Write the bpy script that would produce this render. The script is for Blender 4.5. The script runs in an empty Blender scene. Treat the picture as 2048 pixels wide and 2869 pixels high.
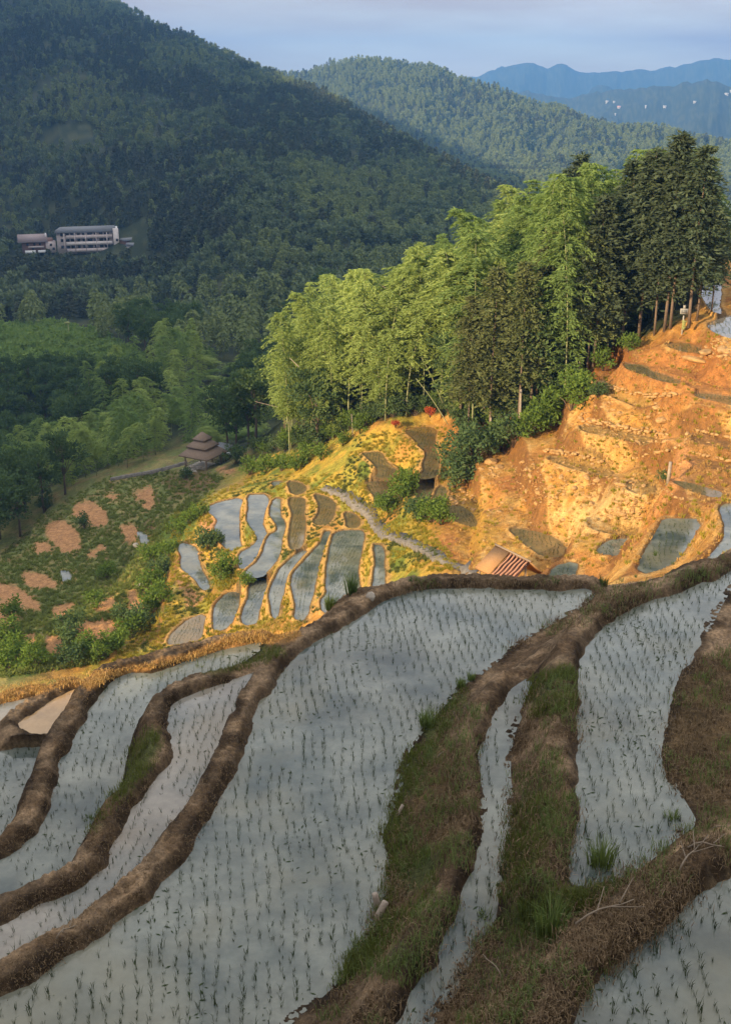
import bpy, math, random
import numpy as np
from mathutils import Vector, Matrix
R = math.radians
rng = np.random.default_rng(7)
random.seed(7)
SC = bpy.context.scene
COL = SC.collection

# ---------------------------------------------------------------- survey of the photograph
F, CX, CY = 3100.0, 1024.0, 1434.5
PIT = R(20.9)
CP, SP = math.cos(PIT), math.sin(PIT)

def ray(px, py):
    px = np.asarray(px, float); py = np.asarray(py, float)
    dx = (px - CX) / F; dy = (CY - py) / F
    return np.stack([dx, CP + dy * SP, -SP + dy * CP], -1)

def at_y(px, py, Y):
    d = ray(px, py); return d * (np.asarray(Y, float) / d[..., 1])[..., None]

def at_z(px, py, z):
    d = ray(px, py); return d * (z / d[..., 2])[..., None]

def project(P):
    P = np.asarray(P, float)
    f = P[..., 1] * CP - P[..., 2] * SP
    u = P[..., 1] * SP + P[..., 2] * CP
    return CX + F * P[..., 0] / f, CY - F * u / f

# pixel readings were taken in enlarged crops of the photograph
def crop(ox, oy, s):
    return lambda pts: np.array([(ox + x / s, oy + y / s) for x, y in pts])
c2 = crop(1024, 0, 1.586); c3 = crop(0, 900, 1.586); c4 = crop(1024, 900, 1.586)
c5 = crop(0, 1869, 1.586); c6 = crop(1024, 1869, 1.586)
cm = crop(500, 1320, 2.7067); cb = crop(950, 1150, 4.06); cr = crop(1550, 900, 3.261)
cs = crop(0, 0, 1.0)

# ---------------------------------------------------------------- noise
_perm = np.random.default_rng(3).permutation(4096)
_val = np.random.default_rng(5).random(4096) * 2 - 1
def vnoise(x, y, seed=0):
    xi = np.floor(x).astype(np.int64); yi = np.floor(y).astype(np.int64)
    fx = x - xi; fy = y - yi
    fx = fx * fx * fx * (fx * (fx * 6 - 15) + 10); fy = fy * fy * fy * (fy * (fy * 6 - 15) + 10)
    def h(a, b):
        return _val[_perm[(_perm[(a + seed * 131) & 4095] + b) & 4095]]
    return (h(xi, yi) * (1 - fx) + h(xi + 1, yi) * fx) * (1 - fy) + (h(xi, yi + 1) * (1 - fx) + h(xi + 1, yi + 1) * fx) * fy

def fbm(x, y, oct=4, seed=0, gain=.5):
    s = 0; a = 1; t = 0
    for k in range(oct):
        s = s + a * vnoise(x * 2 ** k + 17.3 * k, y * 2 ** k - 9.1 * k, seed + k); t += a; a *= gain
    return s / t

def sstep(a, b, x):
    t = np.clip((x - a) / (b - a), 0, 1); return t * t * (3 - 2 * t)

def chaikin(P, n=1):
    P = np.asarray(P, float)
    for _ in range(n):
        Q = np.roll(P, -1, 0)
        P = np.stack([P * .75 + Q * .25, P * .25 + Q * .75], 1).reshape(-1, P.shape[1])
    return P

def sdf(X, Y, poly, maxd):
    """signed distance (negative inside) for points near the polygon; large elsewhere"""
    out = np.full(X.shape, 1e3)
    lo = poly.min(0) - maxd; hi = poly.max(0) + maxd
    m = (X > lo[0]) & (X < hi[0]) & (Y > lo[1]) & (Y < hi[1])
    if not m.any(): return out
    x = X[m]; y = Y[m]
    d2 = np.full(x.shape, 1e9); ins = np.zeros(x.shape, bool)
    A = poly; B = np.roll(poly, -1, 0)
    for (ax, ay), (bx, by) in zip(A, B):
        ex, ey = bx - ax, by - ay
        L = ex * ex + ey * ey
        if L < 1e-12: continue
        t = np.clip(((x - ax) * ex + (y - ay) * ey) / L, 0, 1)
        d2 = np.minimum(d2, (x - ax - t * ex) ** 2 + (y - ay - t * ey) ** 2)
        if ay != by:
            c = (ay > y) != (by > y)
            ins ^= c & (x < (bx - ax) * (y - ay) / (by - ay) + ax)
    d = np.sqrt(d2); d[ins] *= -1
    out[m] = d
    return out

# ---------------------------------------------------------------- terraces read from the photograph
FG = {}   # name: (pixel polygon, level z, dike height, dike width)
FG['big'] = (np.concatenate([
    c5([(-300,1640),(0,1475),(130,1405),(270,1325),(400,1240),(500,1160),(600,1080),(700,985),(790,895),(860,800),(930,690),(990,590),(1040,490),(1075,390),(1110,280),(1150,190),(1210,90),(1290,0)]),
    c3([(1330,1480),(1420,1415),(1540,1350)]),
    c4([(10,1290),(70,1255),(150,1222),(250,1197),(350,1187),(500,1186),(650,1194),(800,1196),(900,1194),(1000,1190),(995,1220),(940,1265),(860,1310),(790,1350),(700,1400),(620,1460),(560,1510),(500,1560)]),
    c6([(400,90),(340,150),(270,230),(210,310),(168,370),(165,420),(150,480),(120,560),(90,640),(50,720),(40,770),(80,830),(95,920),(60,1010),(30,1100),(0,1180)]),
    c5([(1540,1270),(1480,1380),(1380,1470),(1290,1540),(1200,1640),(1000,1900),(-300,1900)])]), -10.0, .17, .42)
FG['second'] = (c5([(1190,20),(1130,36),(1050,66),(950,88),(860,112),(800,142),(755,190),(742,230),(755,280),(770,330),(765,390),(740,440),(700,500),(650,560),(600,610),(550,690),(525,760),(500,820),(460,900),(400,960),(300,1010),(200,1050),(100,1100),(0,1150),(-300,1300),(-300,1600),(0,1430),(110,1360),(220,1290),(320,1220),(400,1160),(500,1080),(580,1010),(660,940),(740,850),(830,760),(900,660),(950,570),(990,480),(1030,370),(1060,290),(1110,180),(1150,90)]), -10.55, .17, .36)
FG['third'] = (np.concatenate([c3([(1180,1428),(1050,1442),(950,1470),(800,1528),(700,1562)]),
    c5([(600,20),(560,30),(500,60),(450,110),(420,160),(380,230),(340,290),(310,350),(280,420),(250,500),(230,580),(220,640),(190,700),(130,770),(60,830),(0,860),(-300,1000),(-300,1350),(0,1120),(120,1050),(230,990),(330,930),(375,850),(390,780),(440,720),(490,640),(520,560),(550,480),(580,410),(620,340),(655,270),(672,230),(690,170),(730,125),(790,85),(850,55),(910,38),(1000,22)])]), -11.2, .17, .40)
FG['fourth'] = (c5([(225,350),(150,348),(60,362),(20,378),(0,412),(-200,500),(-300,1000),(0,830),(90,760),(160,640),(200,500),(215,410)]), -11.9, .15, .35)
FG['sandy'] = (c5([(352,95),(290,120),(200,170),(130,220),(80,262),(110,288),(170,308),(225,303),(260,270),(300,200),(340,135)]), -11.75, .12, .35)
FG['corner'] = (c5([(190,122),(100,140),(0,165),(-150,210),(-150,275),(0,240),(60,215),(130,170)]), -12.4, .12, .35)
FG['channel'] = (c6([(745,55),(690,90),(640,130),(590,180),(560,260),(530,320),(515,400),(510,470),(525,560),(530,640),(520,740),(500,830),(470,930),(440,1010),(420,1090),(370,1180),(330,1290),(260,1360),(200,1430),(170,1500),(120,1600),(0,1800),(120,1800),(250,1586),(330,1480),(390,1400),(430,1300),(480,1200),(560,1130),(588,1050),(590,900),(610,800),(620,700),(625,580),(612,480),(615,400),(630,300),(660,230),(700,160),(742,92)]), -9.45, .16, .34)
FG['right'] = (np.concatenate([
    c4([(1900,960),(1750,1050),(1660,1095),(1590,1132),(1500,1167),(1400,1202),(1300,1237),(1200,1272),(1120,1312),(1060,1352),(1010,1402),(980,1462),(955,1530)]),
    c6([(945,50),(940,100),(945,200),(950,300),(942,400),(942,500),(945,600),(938,700),(922,800),(912,880),(900,950),(950,985),(1020,965),(1100,935),(1200,870),(1300,790),(1370,730),(1440,690),(1400,620),(1350,540),(1320,430),(1315,330),(1330,250),(1360,150),(1390,60)]),
    c4([(1440,1500),(1490,1400),(1540,1290),(1580,1215),(1624,1170),(1760,1090),(1900,1040)])]), -8.9, .17, .42)
FG['near'] = (c6([(1900,760),(1624,925),(1500,1010),(1400,1090),(1290,1200),(1180,1290),(1080,1370),(1010,1450),(930,1530),(880,1600),(700,1850),(1900,1850)]), -8.35, .2, .5)

MID = {}
MID['m1'] = cm([(225,300),(270,250),(370,225),(470,205),(480,260),(450,330),(455,420),(455,500),(465,580),(490,600),(420,600),(350,570),(320,510),(280,460),(290,410),(310,370),(280,340)])
MID['m2'] = cm([(530,185),(600,180),(660,180),(675,240),(650,310),(625,390),(640,440),(665,480),(640,550),(600,620),(560,680),(510,730),(480,740),(470,680),(480,620),(540,590),(600,550),(620,510),(590,460),(540,390),(530,350),(550,280)])
MID['m3'] = cm([(715,240),(760,200),(765,260),(755,330),(800,390),(800,450),(775,510),(770,580),(745,660),(700,720),(640,790),(580,805),(510,790),(520,760),(600,700),(650,630),(670,540),(700,490),(750,460),(770,430),(740,380),(705,330)])
MID['m4'] = cm([(850,210),(920,200),(950,220),(940,330),(950,420),(940,500),(930,560),(900,590),(860,590),(850,510),(860,430),(870,370),(880,330),(860,280)])
MID['m5'] = cm([(1040,180),(1100,190),(1170,230),(1180,290),(1160,350),(1120,400),(1060,410),(1030,380),(1070,340),(1085,280),(1070,230)])
MID['m6'] = cm([(1270,310),(1330,330),(1370,380),(1350,425),(1280,425),(1290,380)])
MID['m7'] = cm([(1190,470),(1290,450),(1400,455),(1390,540),(1370,620),(1350,720),(1350,800),(1365,900),(1290,980),(1200,1060),(1110,1080),(1090,980),(1140,930),(1130,830),(1140,720),(1160,600),(1175,520)])
MID['m8'] = cm([(1120,460),(1142,460),(1130,520),(1100,590),(1060,680),(1040,770),(1020,860),(1010,940),(980,1000),(970,1080),(940,1130),(890,1120),(910,1030),(890,950),(870,880),(870,800),(920,730),(990,660),(1060,580),(1100,530)])
MID['m9'] = cm([(965,600),(930,640),(880,690),(840,760),(810,830),(790,910),(760,1000),(750,1090),(735,1120),(715,1040),(700,940),(720,860),(760,790),(790,730),(850,680),(910,620)])
MID['m10'] = cm([(560,820),(620,810),(655,815),(665,870),(660,950),(620,1010),(590,1090),(590,1150),(500,1170),(490,1090),(520,1020),(550,940),(545,870)])
MID['m11'] = cm([(370,930),(420,920),(470,930),(450,1010),(420,1090),(380,1170),(300,1215),(280,1180),(280,1090),(290,1010)])
MID['m12'] = cm([(20,545),(80,560),(135,590),(140,660),(160,740),(210,820),(230,890),(190,900),(140,820),(80,770),(40,740),(30,680),(40,640),(15,600)])
MID['m13'] = cm([(1490,560),(1540,570),(1550,650),(1545,760),(1550,870),(1500,900),(1480,890),(1500,780),(1510,690)])
MID['m14'] = cm([(90,1120),(200,1090),(185,1170),(170,1270),(0,1310),(-80,1310),(-20,1210)])
MID['m15'] = cm([(720,85),(780,80),(770,105),(730,115)])
MID['m16'] = cm([(840,80),(900,85),(960,120),(940,160),(870,180),(850,130)])
MID['b1'] = cb([(760,240),(850,215),(960,195),(1040,200),(1090,240),(1060,330),(1060,440),(1110,520),(1110,640),(1100,750),(1000,770),(920,780),(990,690),(960,620),(1010,520),(1000,470),(910,400),(880,330)])
MID['b2'] = cb([(270,490),(380,480),(460,480),(500,560),(570,640),(640,680),(630,765),(430,765),(480,700),(440,640),(350,550)])
MID['b3'] = cb([(360,805),(500,805),(630,815),(610,900),(590,980),(460,1030),(430,990),(380,930),(335,860)])
MID['b4'] = cb([(890,840),(990,815),(1100,800),(1070,880),(1050,1000),(990,1050),(920,1010),(910,930),(870,880)])
MID['b5'] = cb([(1170,860),(1210,900),(1190,980),(1200,1070),(1060,1100),(1055,1060),(1105,980),(1135,890)])
MID['b6'] = cb([(1220,1100),(1330,1080),(1420,1110),(1500,1180),(1570,1300),(1500,1320),(1400,1280),(1300,1240),(1250,1180)])
MID['r1'] = cr([(650,390),(730,390),(840,410),(880,450),(1000,490),(1160,555),(1130,575),(980,550),(850,500),(690,450)])
MID['r2'] = cr([(1030,210),(1150,200),(1260,210),(1350,270),(1360,295),(1200,290),(1080,250)])
MID['r3'] = cr([(1290,660),(1450,670),(1624,690),(1800,700),(1800,800),(1624,760),(1450,720),(1320,700)])
MID['r4'] = cr([(1100,1460),(1200,1470),(1400,1530),(1550,1570),(1480,1610),(1300,1560),(1150,1500)])
MID['q1'] = c4([(1330,880),(1400,880),(1480,885),(1440,960),(1390,1040),(1320,1090),(1210,1120),(1240,1040),(1290,960),(1310,910)])
MID['q2'] = c4([(1060,990),(1110,970),(1190,965),(1170,1010),(1110,1040),(1040,1035),(1040,1010)])
MID['q3'] = c4([(840,1090),(930,1070),(925,1110),(900,1160),(815,1160)])
MID['q4'] = c4([(640,920),(720,930),(800,950),(880,990),(870,1045),(800,1045),(740,1010),(690,970)])
MID['q5'] = c4([(1580,830),(1624,810),(1800,800),(1800,1000),(1624,990),(1560,1040),(1500,1090),(1580,1000),(1608,950),(1600,880)])
MID['q6'] = c2([(1520,1450),(1560,1420),(1624,1400),(1780,1400),(1780,1560),(1624,1505),(1560,1485)])
MID['q7'] = c2([(1475,1270),(1510,1240),(1555,1220),(1575,1290),(1560,1350),(1575,1395),(1540,1385),(1495,1310)])
MID['w1'] = c3([(615,930),(640,945),(662,975),(640,992),(622,965)])
MID['w2'] = c3([(270,1110),(310,1110),(315,1160),(280,1155)])
DRYPX = {'d1': cr([(360,600),(600,650),(850,720),(1000,760),(980,820),(800,790),(560,720),(380,650)]),
 'd2': cr([(240,960),(500,990),(700,1030),(1020,1090),(1000,1150),(700,1110),(480,1060),(260,1020)]), 'd3': cr([(-100,1250),(200,1270),(480,1340),(560,1400),(400,1420),(100,1340)]),
 'd4': cr([(1280,1040),(1450,1080),(1624,1110),(1800,1140),(1800,1210),(1624,1190),(1420,1150),(1260,1110)]), 'd5': cr([(1220,1230),(1400,1270),(1624,1320),(1800,1350),(1800,1440),(1624,1400),(1400,1350),(1230,1310)]),
 'd6': cr([(1200,560),(1400,600),(1624,620),(1800,630),(1800,680),(1624,670),(1400,640),(1220,610)]), 'd7': cr([(640,1480),(850,1470),(940,1520),(880,1600),(700,1580)]), 'd8': c4([(980,885),(1060,890),(1180,930),(1230,950),(1100,955),(1000,930)]), 'd9': cr([(880,470),(1000,440),(1200,450),(1300,480),(1250,530),(1100,510),(960,500)])}
BROWN = {'b1','b2','b3','b4','b5','b6','r1','r2','r3','r4','q4','m4','m5','m6','m16','m14'}
NO_RICE = {'m1','m2','m3','m12','w1','w2','m15'}

# ---------------------------------------------------------------- control points of the slope (pixel x, pixel y, distance ahead)
CTRL = [(760,1310,112),(900,1270,104),(1060,1200,98),(1250,1180,95),(1300,1240,88),(1450,1190,86),(1640,1080,85),(1780,970,84),(1900,920,84),(2040,940,80),
 (2040,760,105),(2048,700,128),(1700,1180,74),(2000,1180,66),(2000,1000,74),(1500,1350,72),(1750,1330,66),(2000,1350,58),(1400,1480,66),(1700,1480,60),(1850,1450,56),(2000,1450,52),
 (1250,1600,64),(1500,1590,60),(1800,1560,52),(2020,1520,47),(1100,1420,84),(1040,1560,74),(1000,1640,70),(1000,1400,90),(900,1400,91),(800,1600,76),(850,1740,69),(620,1450,92),(640,1700,74),
 (700,1780,70),(800,1345,100),(500,1600,85),(480,1800,72),(600,1370,104),(560,1310,125),(300,1380,122),(150,1500,112),(350,1560,95),(50,1650,92),(300,1750,77),(50,1800,76),
 (100,1880,66),(-150,1650,95),(400,1420,108),(700,1270,122),(250,1330,140),(0,1560,115),(0,1400,150),(100,1080,210),(100,930,260),(350,1100,190),(600,1000,220),(700,900,300),(400,900,320),
 (200,700,420),(500,760,400),(900,750,380),(1400,900,120),(850,1120,120),(1150,1020,120),(1700,760,120)]
WORLD = [(9.8,24.4,-11.7),(10.5,28,-13.6),(6,24.2,-11.4),(3,23.6,-11.6),(0,23.5,-11.8),(-3,24,-13.6),(-5,24.2,-14.5),(-7.5,24,-15.2),(13,28,-13.8),(12.5,24,-12),(-40,150,-52),(0,150,-45),(-60,200,-62),(20,150,-32),(60,150,-24),(40,250,-50),(100,300,-42),(60,120,-18),(0,35,-18.5),(0,45,-24),(0,55,-28.5),(10,35,-15.8),(13,42,-18.5),(6,45,-22),
 (-6.6,23,-13.4),(-9.5,23.5,-14.8),(-8,30,-19),(-9,45,-26),(-30,60,-38),(-30,40,-30),(-20,22,-18),(-14,12,-13),(15,22,-7.5),(25,40,-12),(40,60,-13),(50,90,-13),(70,120,-16),(16,8,-4),(0,2,-5.5),(0,-6,-1.7),(-8,3,-8),
 (8,2,-4),(-60,100,-52),(-80,150,-60),(-120,300,-62),(-150,420,-55),(150,420,-50),(90,200,-30),(0,440,-56),(-30,-30,0),(30,-30,3),(-20,0,-9),(40,10,2),(60,40,-4),(100,100,-10),(0,-60,10),(-80,-20,-36),(-90,50,-48),(-130,-40,-44),(-200,-120,-60),(-60,0,-30),(100,0,10)]

SKY_STR, CLOUD, EXPO, HAZE = 0.15, (1.55, .75, .40), 1.5, 2.5e-4
# ---------------------------------------------------------------- macro terrain
ctrl = [tuple(at_y(a, b, c)) for a, b, c in CTRL] + WORLD
for k, (pp, z, ch, cw) in FG.items():
    w = at_z(pp[:, 0], pp[:, 1], z)
    w = w[(w[:, 1] > 5)][::3]
    ctrl += [tuple(p) for p in w]
ctrl = np.array(ctrl)
def uv_of(x, y):
    return np.stack([np.arctan2(x, y) * 1.6, np.log(np.hypot(x, y) + 2.0)], -1)
cu = uv_of(ctrl[:, 0], ctrl[:, 1])
def _phi(r): return np.where(r > 1e-9, r * r * np.log(r + 1e-9), 0)
n = len(ctrl)
K = _phi(np.linalg.norm(cu[:, None] - cu[None], axis=-1)) + np.eye(n) * 2e-3
Pm = np.concatenate([np.ones((n, 1)), cu], 1)
A = np.zeros((n + 3, n + 3)); A[:n, :n] = K; A[:n, n:] = Pm; A[n:, :n] = Pm.T
sol = np.linalg.solve(A, np.concatenate([ctrl[:, 2], np.zeros(3)]))
def rbf(x, y):
    u = uv_of(x, y); sh = u.shape[:-1]; u = u.reshape(-1, 2); out = np.empty(len(u))
    for i in range(0, len(u), 40000):
        s = u[i:i + 40000]
        r2 = ((s[:, None] - cu[None]) ** 2).sum(-1)
        out[i:i + 40000] = (.5 * r2 * np.log(r2 + 1e-18)) @ sol[:n] + sol[n] + s @ sol[n + 1:]
    return out.reshape(sh)

# forested ridges: (pixel x, pixel y, distance along the ground) of each crest
RIDGE1 = [(-700,-330,1150),(-400,-230,1120),(-150,-150,1080),(0,-110,1050),(120,-70,1000),(250,-10,960),(330,5,930),(400,48,900),(480,98,860),(540,110,840),(600,142,810),(690,180,775),(760,208,750),(870,250,700),(1000,335,620),(1100,390,570),(1200,440,520),(1300,500,480),(1390,560,440),(1500,640,400),(1700,800,360)]
RIDGE2 = [(300,330,1500),(600,215,1500),(700,188,1480),(800,208,1470),(860,210,1450),(930,182,1420),(1010,168,1400),(1110,178,1380),(1200,190,1350),(1290,225,1320),(1400,262,1280),(1500,302,1250),(1560,305,1240),(1650,340,1220),(1730,368,1200),(1840,362,1190),(1920,388,1180),(2048,412,1150),(2300,450,1100),(2800,480,1000)]
RIDGE3 = [(600,330,3400),(1200,300,3400),(1420,272,3300),(1480,256,3200),(1540,262,3150),(1620,268,3100),(1680,258,3000),(1760,250,2900),(1850,240,2800),(1920,228,2750),(1990,222,2700),(2048,228,2700),(2300,200,2700),(2800,260,2700)]
RIDGE5 = [(1500,330,3900),(1600,262,3900),(1660,238,3850),(1720,225,3800),(1750,228,3800),(1790,250,3800),(1850,300,3800)]
RIDGE4 = [(400,260,5200),(1000,240,5100),(1290,222,5000),(1340,215,4950),(1380,195,4900),(1430,180,4800),(1490,170,4800),(1535,184,4800),(1580,176,4800),(1620,196,4800),(1700,206,4800),(1740,203,4800),(1800,190,4800),(1870,190,4800),(1940,180,4700),(2005,158,4700),(2048,165,4700),(2300,190,4700),(2700,240,4700)]
def ridge_table(L):
    d = [ray(a, b) for a, b, c in L]
    th = np.array([math.atan2(v[0], v[1]) for v in d])
    rr = np.array([c for a, b, c in L], float)
    zz = np.array([v[2] / math.hypot(v[0], v[1]) for v in d]) * rr
    return th, rr, zz
RT = [(ridge_table(RIDGE1), -60, 560, 420, 1.0, 7.), (ridge_table(RIDGE2), -110, 520, 600, .9, 11.), (ridge_table(RIDGE3), -190, 1300, 700, 1.0, 30.), (ridge_table(RIDGE5), -190, 700, 500, .9, 10.), (ridge_table(RIDGE4), -250, 1400, 900, .85, 30.)]

def smax(a, b, k):
    h = np.clip(.5 + .5 * (a - b) / k, 0, 1); return b + (a - b) * h + k * h * (1 - h)

def macro(x, y, detail=True):
    r = np.hypot(x, y); th = np.arctan2(x, y)
    near = rbf(x, y)
    t = sstep(380, 520, r)
    z = near * (1 - t) + t * np.clip(-58 - (r - 450) * .05, -250, 0)
    # unseen mountain added left of the view, its crest shaped to shade the valley
    cy = np.interp(y, [-560,-430,-410,-395,-383,-365,-330,-100,0,600,720,850,1000,1400], [60,134,147,154,161,174,186,198,200,200,198,180,80,0])
    back = np.clip(1 - np.abs(x + 500) / np.where(x > -500, 260, 500), 0, 1)
    zb = -70 + (cy + 70) * back ** 1.1
    z = np.where(back > 0, np.maximum(z, zb), z)
    # unseen spur added beside the near terraces, shaped to shade the foreground
    ka = sstep(SHADE_SPUR_Y, SHADE_SPUR_Y - 3, y) * sstep(-120, -80, y)
    za = -14 + (SHADE_SPUR_Z + 14) * np.exp(-((x + 40) / 20.) ** 2) * ka - 90 * (1 - ka)
    z = np.where((x < -14) & (r > 12), np.maximum(z, za), z)
    for (tt, rr, zz), base, wf, wb, pw, amp in RT:
        zr = np.interp(th, tt, zz); rk = np.interp(th, tt, rr)
        if wf > 600: zr = zr + amp * .55 * fbm(th * 55, th * 0 + wf * .01, 4, 19, .6)
        edge = sstep(tt[0], tt[0] + .05, th) * sstep(tt[-1], tt[-1] - .05, th)
        q = np.where(r < rk, (rk - r) / wf, (r - rk) / wb)
        f = np.clip(1 - q, 0, 1) ** pw
        g = fbm(x / (wf * .22), y / (wf * .22), 4, 11 + int(wf))
        gully = np.abs(fbm(th * rk / (wf * .13), r / (wf * .7), 3, 40 + int(wf)))
        hz = base + (zr - base) * f * edge + amp * (g * 1.2 - gully * 2.0) * np.clip(q * 3, 0, 1) * f ** .4
        z = np.where((r > rk - wf) & (edge > 0), smax(hz, z, amp * .6), z)
    if detail:
        far = sstep(140, 400, r)
        z = z + far * fbm(x / 60, y / 60, 3, 2) * 2.0 + sstep(26, 40, r) * (fbm(x / 6., y / 6., 3, 9) * .35)
    return z
SHADE_SPUR_Y, SHADE_SPUR_Z = -22.2, 18.0

# ---------------------------------------------------------------- the fan-shaped ground sheet
half = R(20.5)
cols = np.concatenate([np.linspace(-math.pi, -R(60), 150)[:-1], np.linspace(-R(60), -half, 60)[:-1], np.linspace(-half, half, 760), np.linspace(half, R(60), 50)[1:], np.linspace(R(60), math.pi, 30)[1:-1]])
rows = [2.0, 3, 4, 5, 6, 6.6, 7.2]
while rows[-1] < 5500:
    r = rows[-1]
    if r < 24.5: d = .034
    elif r < 32: d = .1
    elif r < 50: d = .26
    elif r < 132: d = .19
    else: d = r * .013
    rows.append(r + d)
rows = np.array(rows)
TH, RR = np.meshgrid(cols, rows)
GX = RR * np.sin(TH); GY = RR * np.cos(TH)
NR, NC = GX.shape
# macro on a coarser grid, then interpolate
ci = np.unique(np.concatenate([np.arange(0, NC, 4), [NC - 1]])); ri = np.unique(np.concatenate([np.arange(0, NR, 4), [NR - 1], np.arange(NR - 310, NR)]))
def up(M):
    tmp = np.stack([np.interp(np.arange(NC), ci, M[i]) for i in range(len(ri))])
    k = np.clip(np.searchsorted(ri, np.arange(NR), side='right') - 1, 0, len(ri) - 2)
    f = ((np.arange(NR) - ri[k]) / (ri[k + 1] - ri[k]))[:, None]
    return tmp[k] * (1 - f) + tmp[k + 1] * f
GZ = up(macro(GX[np.ix_(ri, ci)], GY[np.ix_(ri, ci)]))

# old field steps on the dry hillside at the right
_px, _py = project(np.stack([GX, GY, GZ], -1))
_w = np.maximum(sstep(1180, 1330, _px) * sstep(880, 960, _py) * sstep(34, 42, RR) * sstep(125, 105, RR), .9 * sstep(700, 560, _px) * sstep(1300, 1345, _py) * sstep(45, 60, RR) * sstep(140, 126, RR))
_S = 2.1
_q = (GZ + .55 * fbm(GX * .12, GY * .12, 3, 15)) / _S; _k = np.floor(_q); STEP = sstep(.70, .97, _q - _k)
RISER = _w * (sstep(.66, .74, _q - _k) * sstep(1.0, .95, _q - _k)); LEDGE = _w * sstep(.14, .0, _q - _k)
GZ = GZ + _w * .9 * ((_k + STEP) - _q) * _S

def height(x, y, Z=None):
    Z = GZ if Z is None else Z
    x = np.asarray(x, float); y = np.asarray(y, float)
    fc = np.interp(np.arctan2(x, y), cols, np.arange(NC)); fr = np.interp(np.hypot(x, y), rows, np.arange(NR))
    c = np.clip(fc.astype(int), 0, NC - 2); q = np.clip(fr.astype(int), 0, NR - 2)
    a = fc - c; b = fr - q
    return (Z[q, c] * (1 - a) + Z[q, c + 1] * a) * (1 - b) + (Z[q + 1, c] * (1 - a) + Z[q + 1, c + 1] * a) * b

def hit(px, py, rmin=24., rmax=2600., Z=None):
    """where the line of sight through a pixel meets the ground"""
    d = ray(px, py); sh = d.shape[:-1]; d = d.reshape(-1, 3)
    d = d / np.hypot(d[:, 0], d[:, 1])[:, None]
    rs = np.geomspace(rmin, rmax, 700)
    P = d[:, None, :] * rs[None, :, None]
    below = height(P[..., 0], P[..., 1], Z) > P[..., 2]
    k = np.where(below.any(1), below.argmax(1), len(rs) - 1); k = np.maximum(k, 1)
    lo, hi = rs[k - 1], rs[k]
    for _ in range(14):
        m = .5 * (lo + hi); p = d * m[:, None]
        u = height(p[:, 0], p[:, 1], Z) > p[:, 2]
        hi = np.where(u, m, hi); lo = np.where(u, lo, m)
    p = d * hi[:, None]
    return p.reshape(sh + (3,))

# terrace polygons on the ground
PAD = []   # name, xy polygon, level, dike height, dike width, fg?
for k, (pp, z, ch, cw) in FG.items():
    w = at_z(pp[:, 0], pp[:, 1], z)
    PAD.append((k, chaikin(w[:, :2], 1), z, ch, cw, True))
for k, pp in MID.items():
    pp = chaikin(pp, 1)
    w = hit(pp[:, 0], pp[:, 1])
    z = float(np.median(w[:, 2])) - .05
    w = at_z(pp[:, 0], pp[:, 1], z)
    PAD.append((k, w[:, :2], z, .10, .26, False))
DRY = {}
for k, pp in DRYPX.items():
    pp = chaikin(pp, 1); w = hit(pp[:, 0], pp[:, 1]); z = float(np.median(w[:, 2])) - .02
    w = at_z(pp[:, 0], pp[:, 1], z); DRY[k] = (k, w[:, :2], z, .16, .30, False)
ALLPAD = PAD + list(DRY.values())
INF = 1e3
sumw = np.zeros_like(GX); sumwz = np.zeros_like(GX)
DS = []
for k, poly, z, ch, cw, fg in ALLPAD:
    L = 2.6 if fg else 2.2
    lo = poly.min(0) - L; hi = poly.max(0) + L
    m = np.where((GX > lo[0]) & (GX < hi[0]) & (GY > lo[1]) & (GY < hi[1]))
    r0, r1, q0, q1 = m[0].min(), m[0].max() + 1, m[1].min(), m[1].max() + 1
    d = sdf(GX[r0:r1, q0:q1], GY[r0:r1, q0:q1], poly, L)
    wig = (.10 if fg else .07) * fbm(GX[r0:r1, q0:q1] * (2.2 if fg else 1.2), GY[r0:r1, q0:q1] * (2.2 if fg else 1.2), 3, 21)
    d = np.where(d < 900, d + wig - (0 if fg or k in DRY else .13), d)
    w = np.where(d < L, (1 / np.maximum(d, .02) ** 2) * sstep(L, L * .4, d), 0)
    sumw[r0:r1, q0:q1] += w; sumwz[r0:r1, q0:q1] += w * z
    DS.append((slice(r0, r1), slice(q0, q1), d, w))
wT = np.where(RR < 34, 1 / 1.6 ** 2, 1 / 1.2 ** 2)
wT = np.where((RR < 30) & (np.abs(TH) < .6), wT * .25, wT); wT = wT + 8. * sstep(21.8, 23.2, RR) * (RR < 34)
BASE = (sumwz + wT * GZ) / (sumw + wT)
H = BASE.copy()
NEARPAD = np.full_like(GX, INF)     # distance to nearest water
INSIDE = np.zeros(GX.shape, bool); DRYIN = np.zeros(GX.shape, bool)
for (k, poly, z, ch, cw, fg), (rs_, cs_, d, w) in zip(ALLPAD, DS):
    b = (sumwz[rs_, cs_] - w * z + wT[rs_, cs_] * GZ[rs_, cs_]) / (sumw[rs_, cs_] - w + wT[rs_, cs_])
    fac = sstep(-.12, .18, z - b) if fg else sstep(-.25, .1, z - b)
    top = z + ch * sstep(0, .13, d) - np.maximum(0, d - cw) * (1.6 if fg else 2.4)
    cand = BASE[rs_, cs_] + fac * (np.maximum(top, BASE[rs_, cs_]) - BASE[rs_, cs_])
    cand = np.where((d > 0) & (d < 900), cand, -1e4)
    H[rs_, cs_] = np.maximum(H[rs_, cs_], cand)
    DRYIN[rs_, cs_] |= (d < 0) & (k in DRY)
    NEARPAD[rs_, cs_] = np.minimum(NEARPAD[rs_, cs_], np.abs(d))
fg_zone = (RR < 30) & (np.abs(TH) < R(40))
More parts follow.
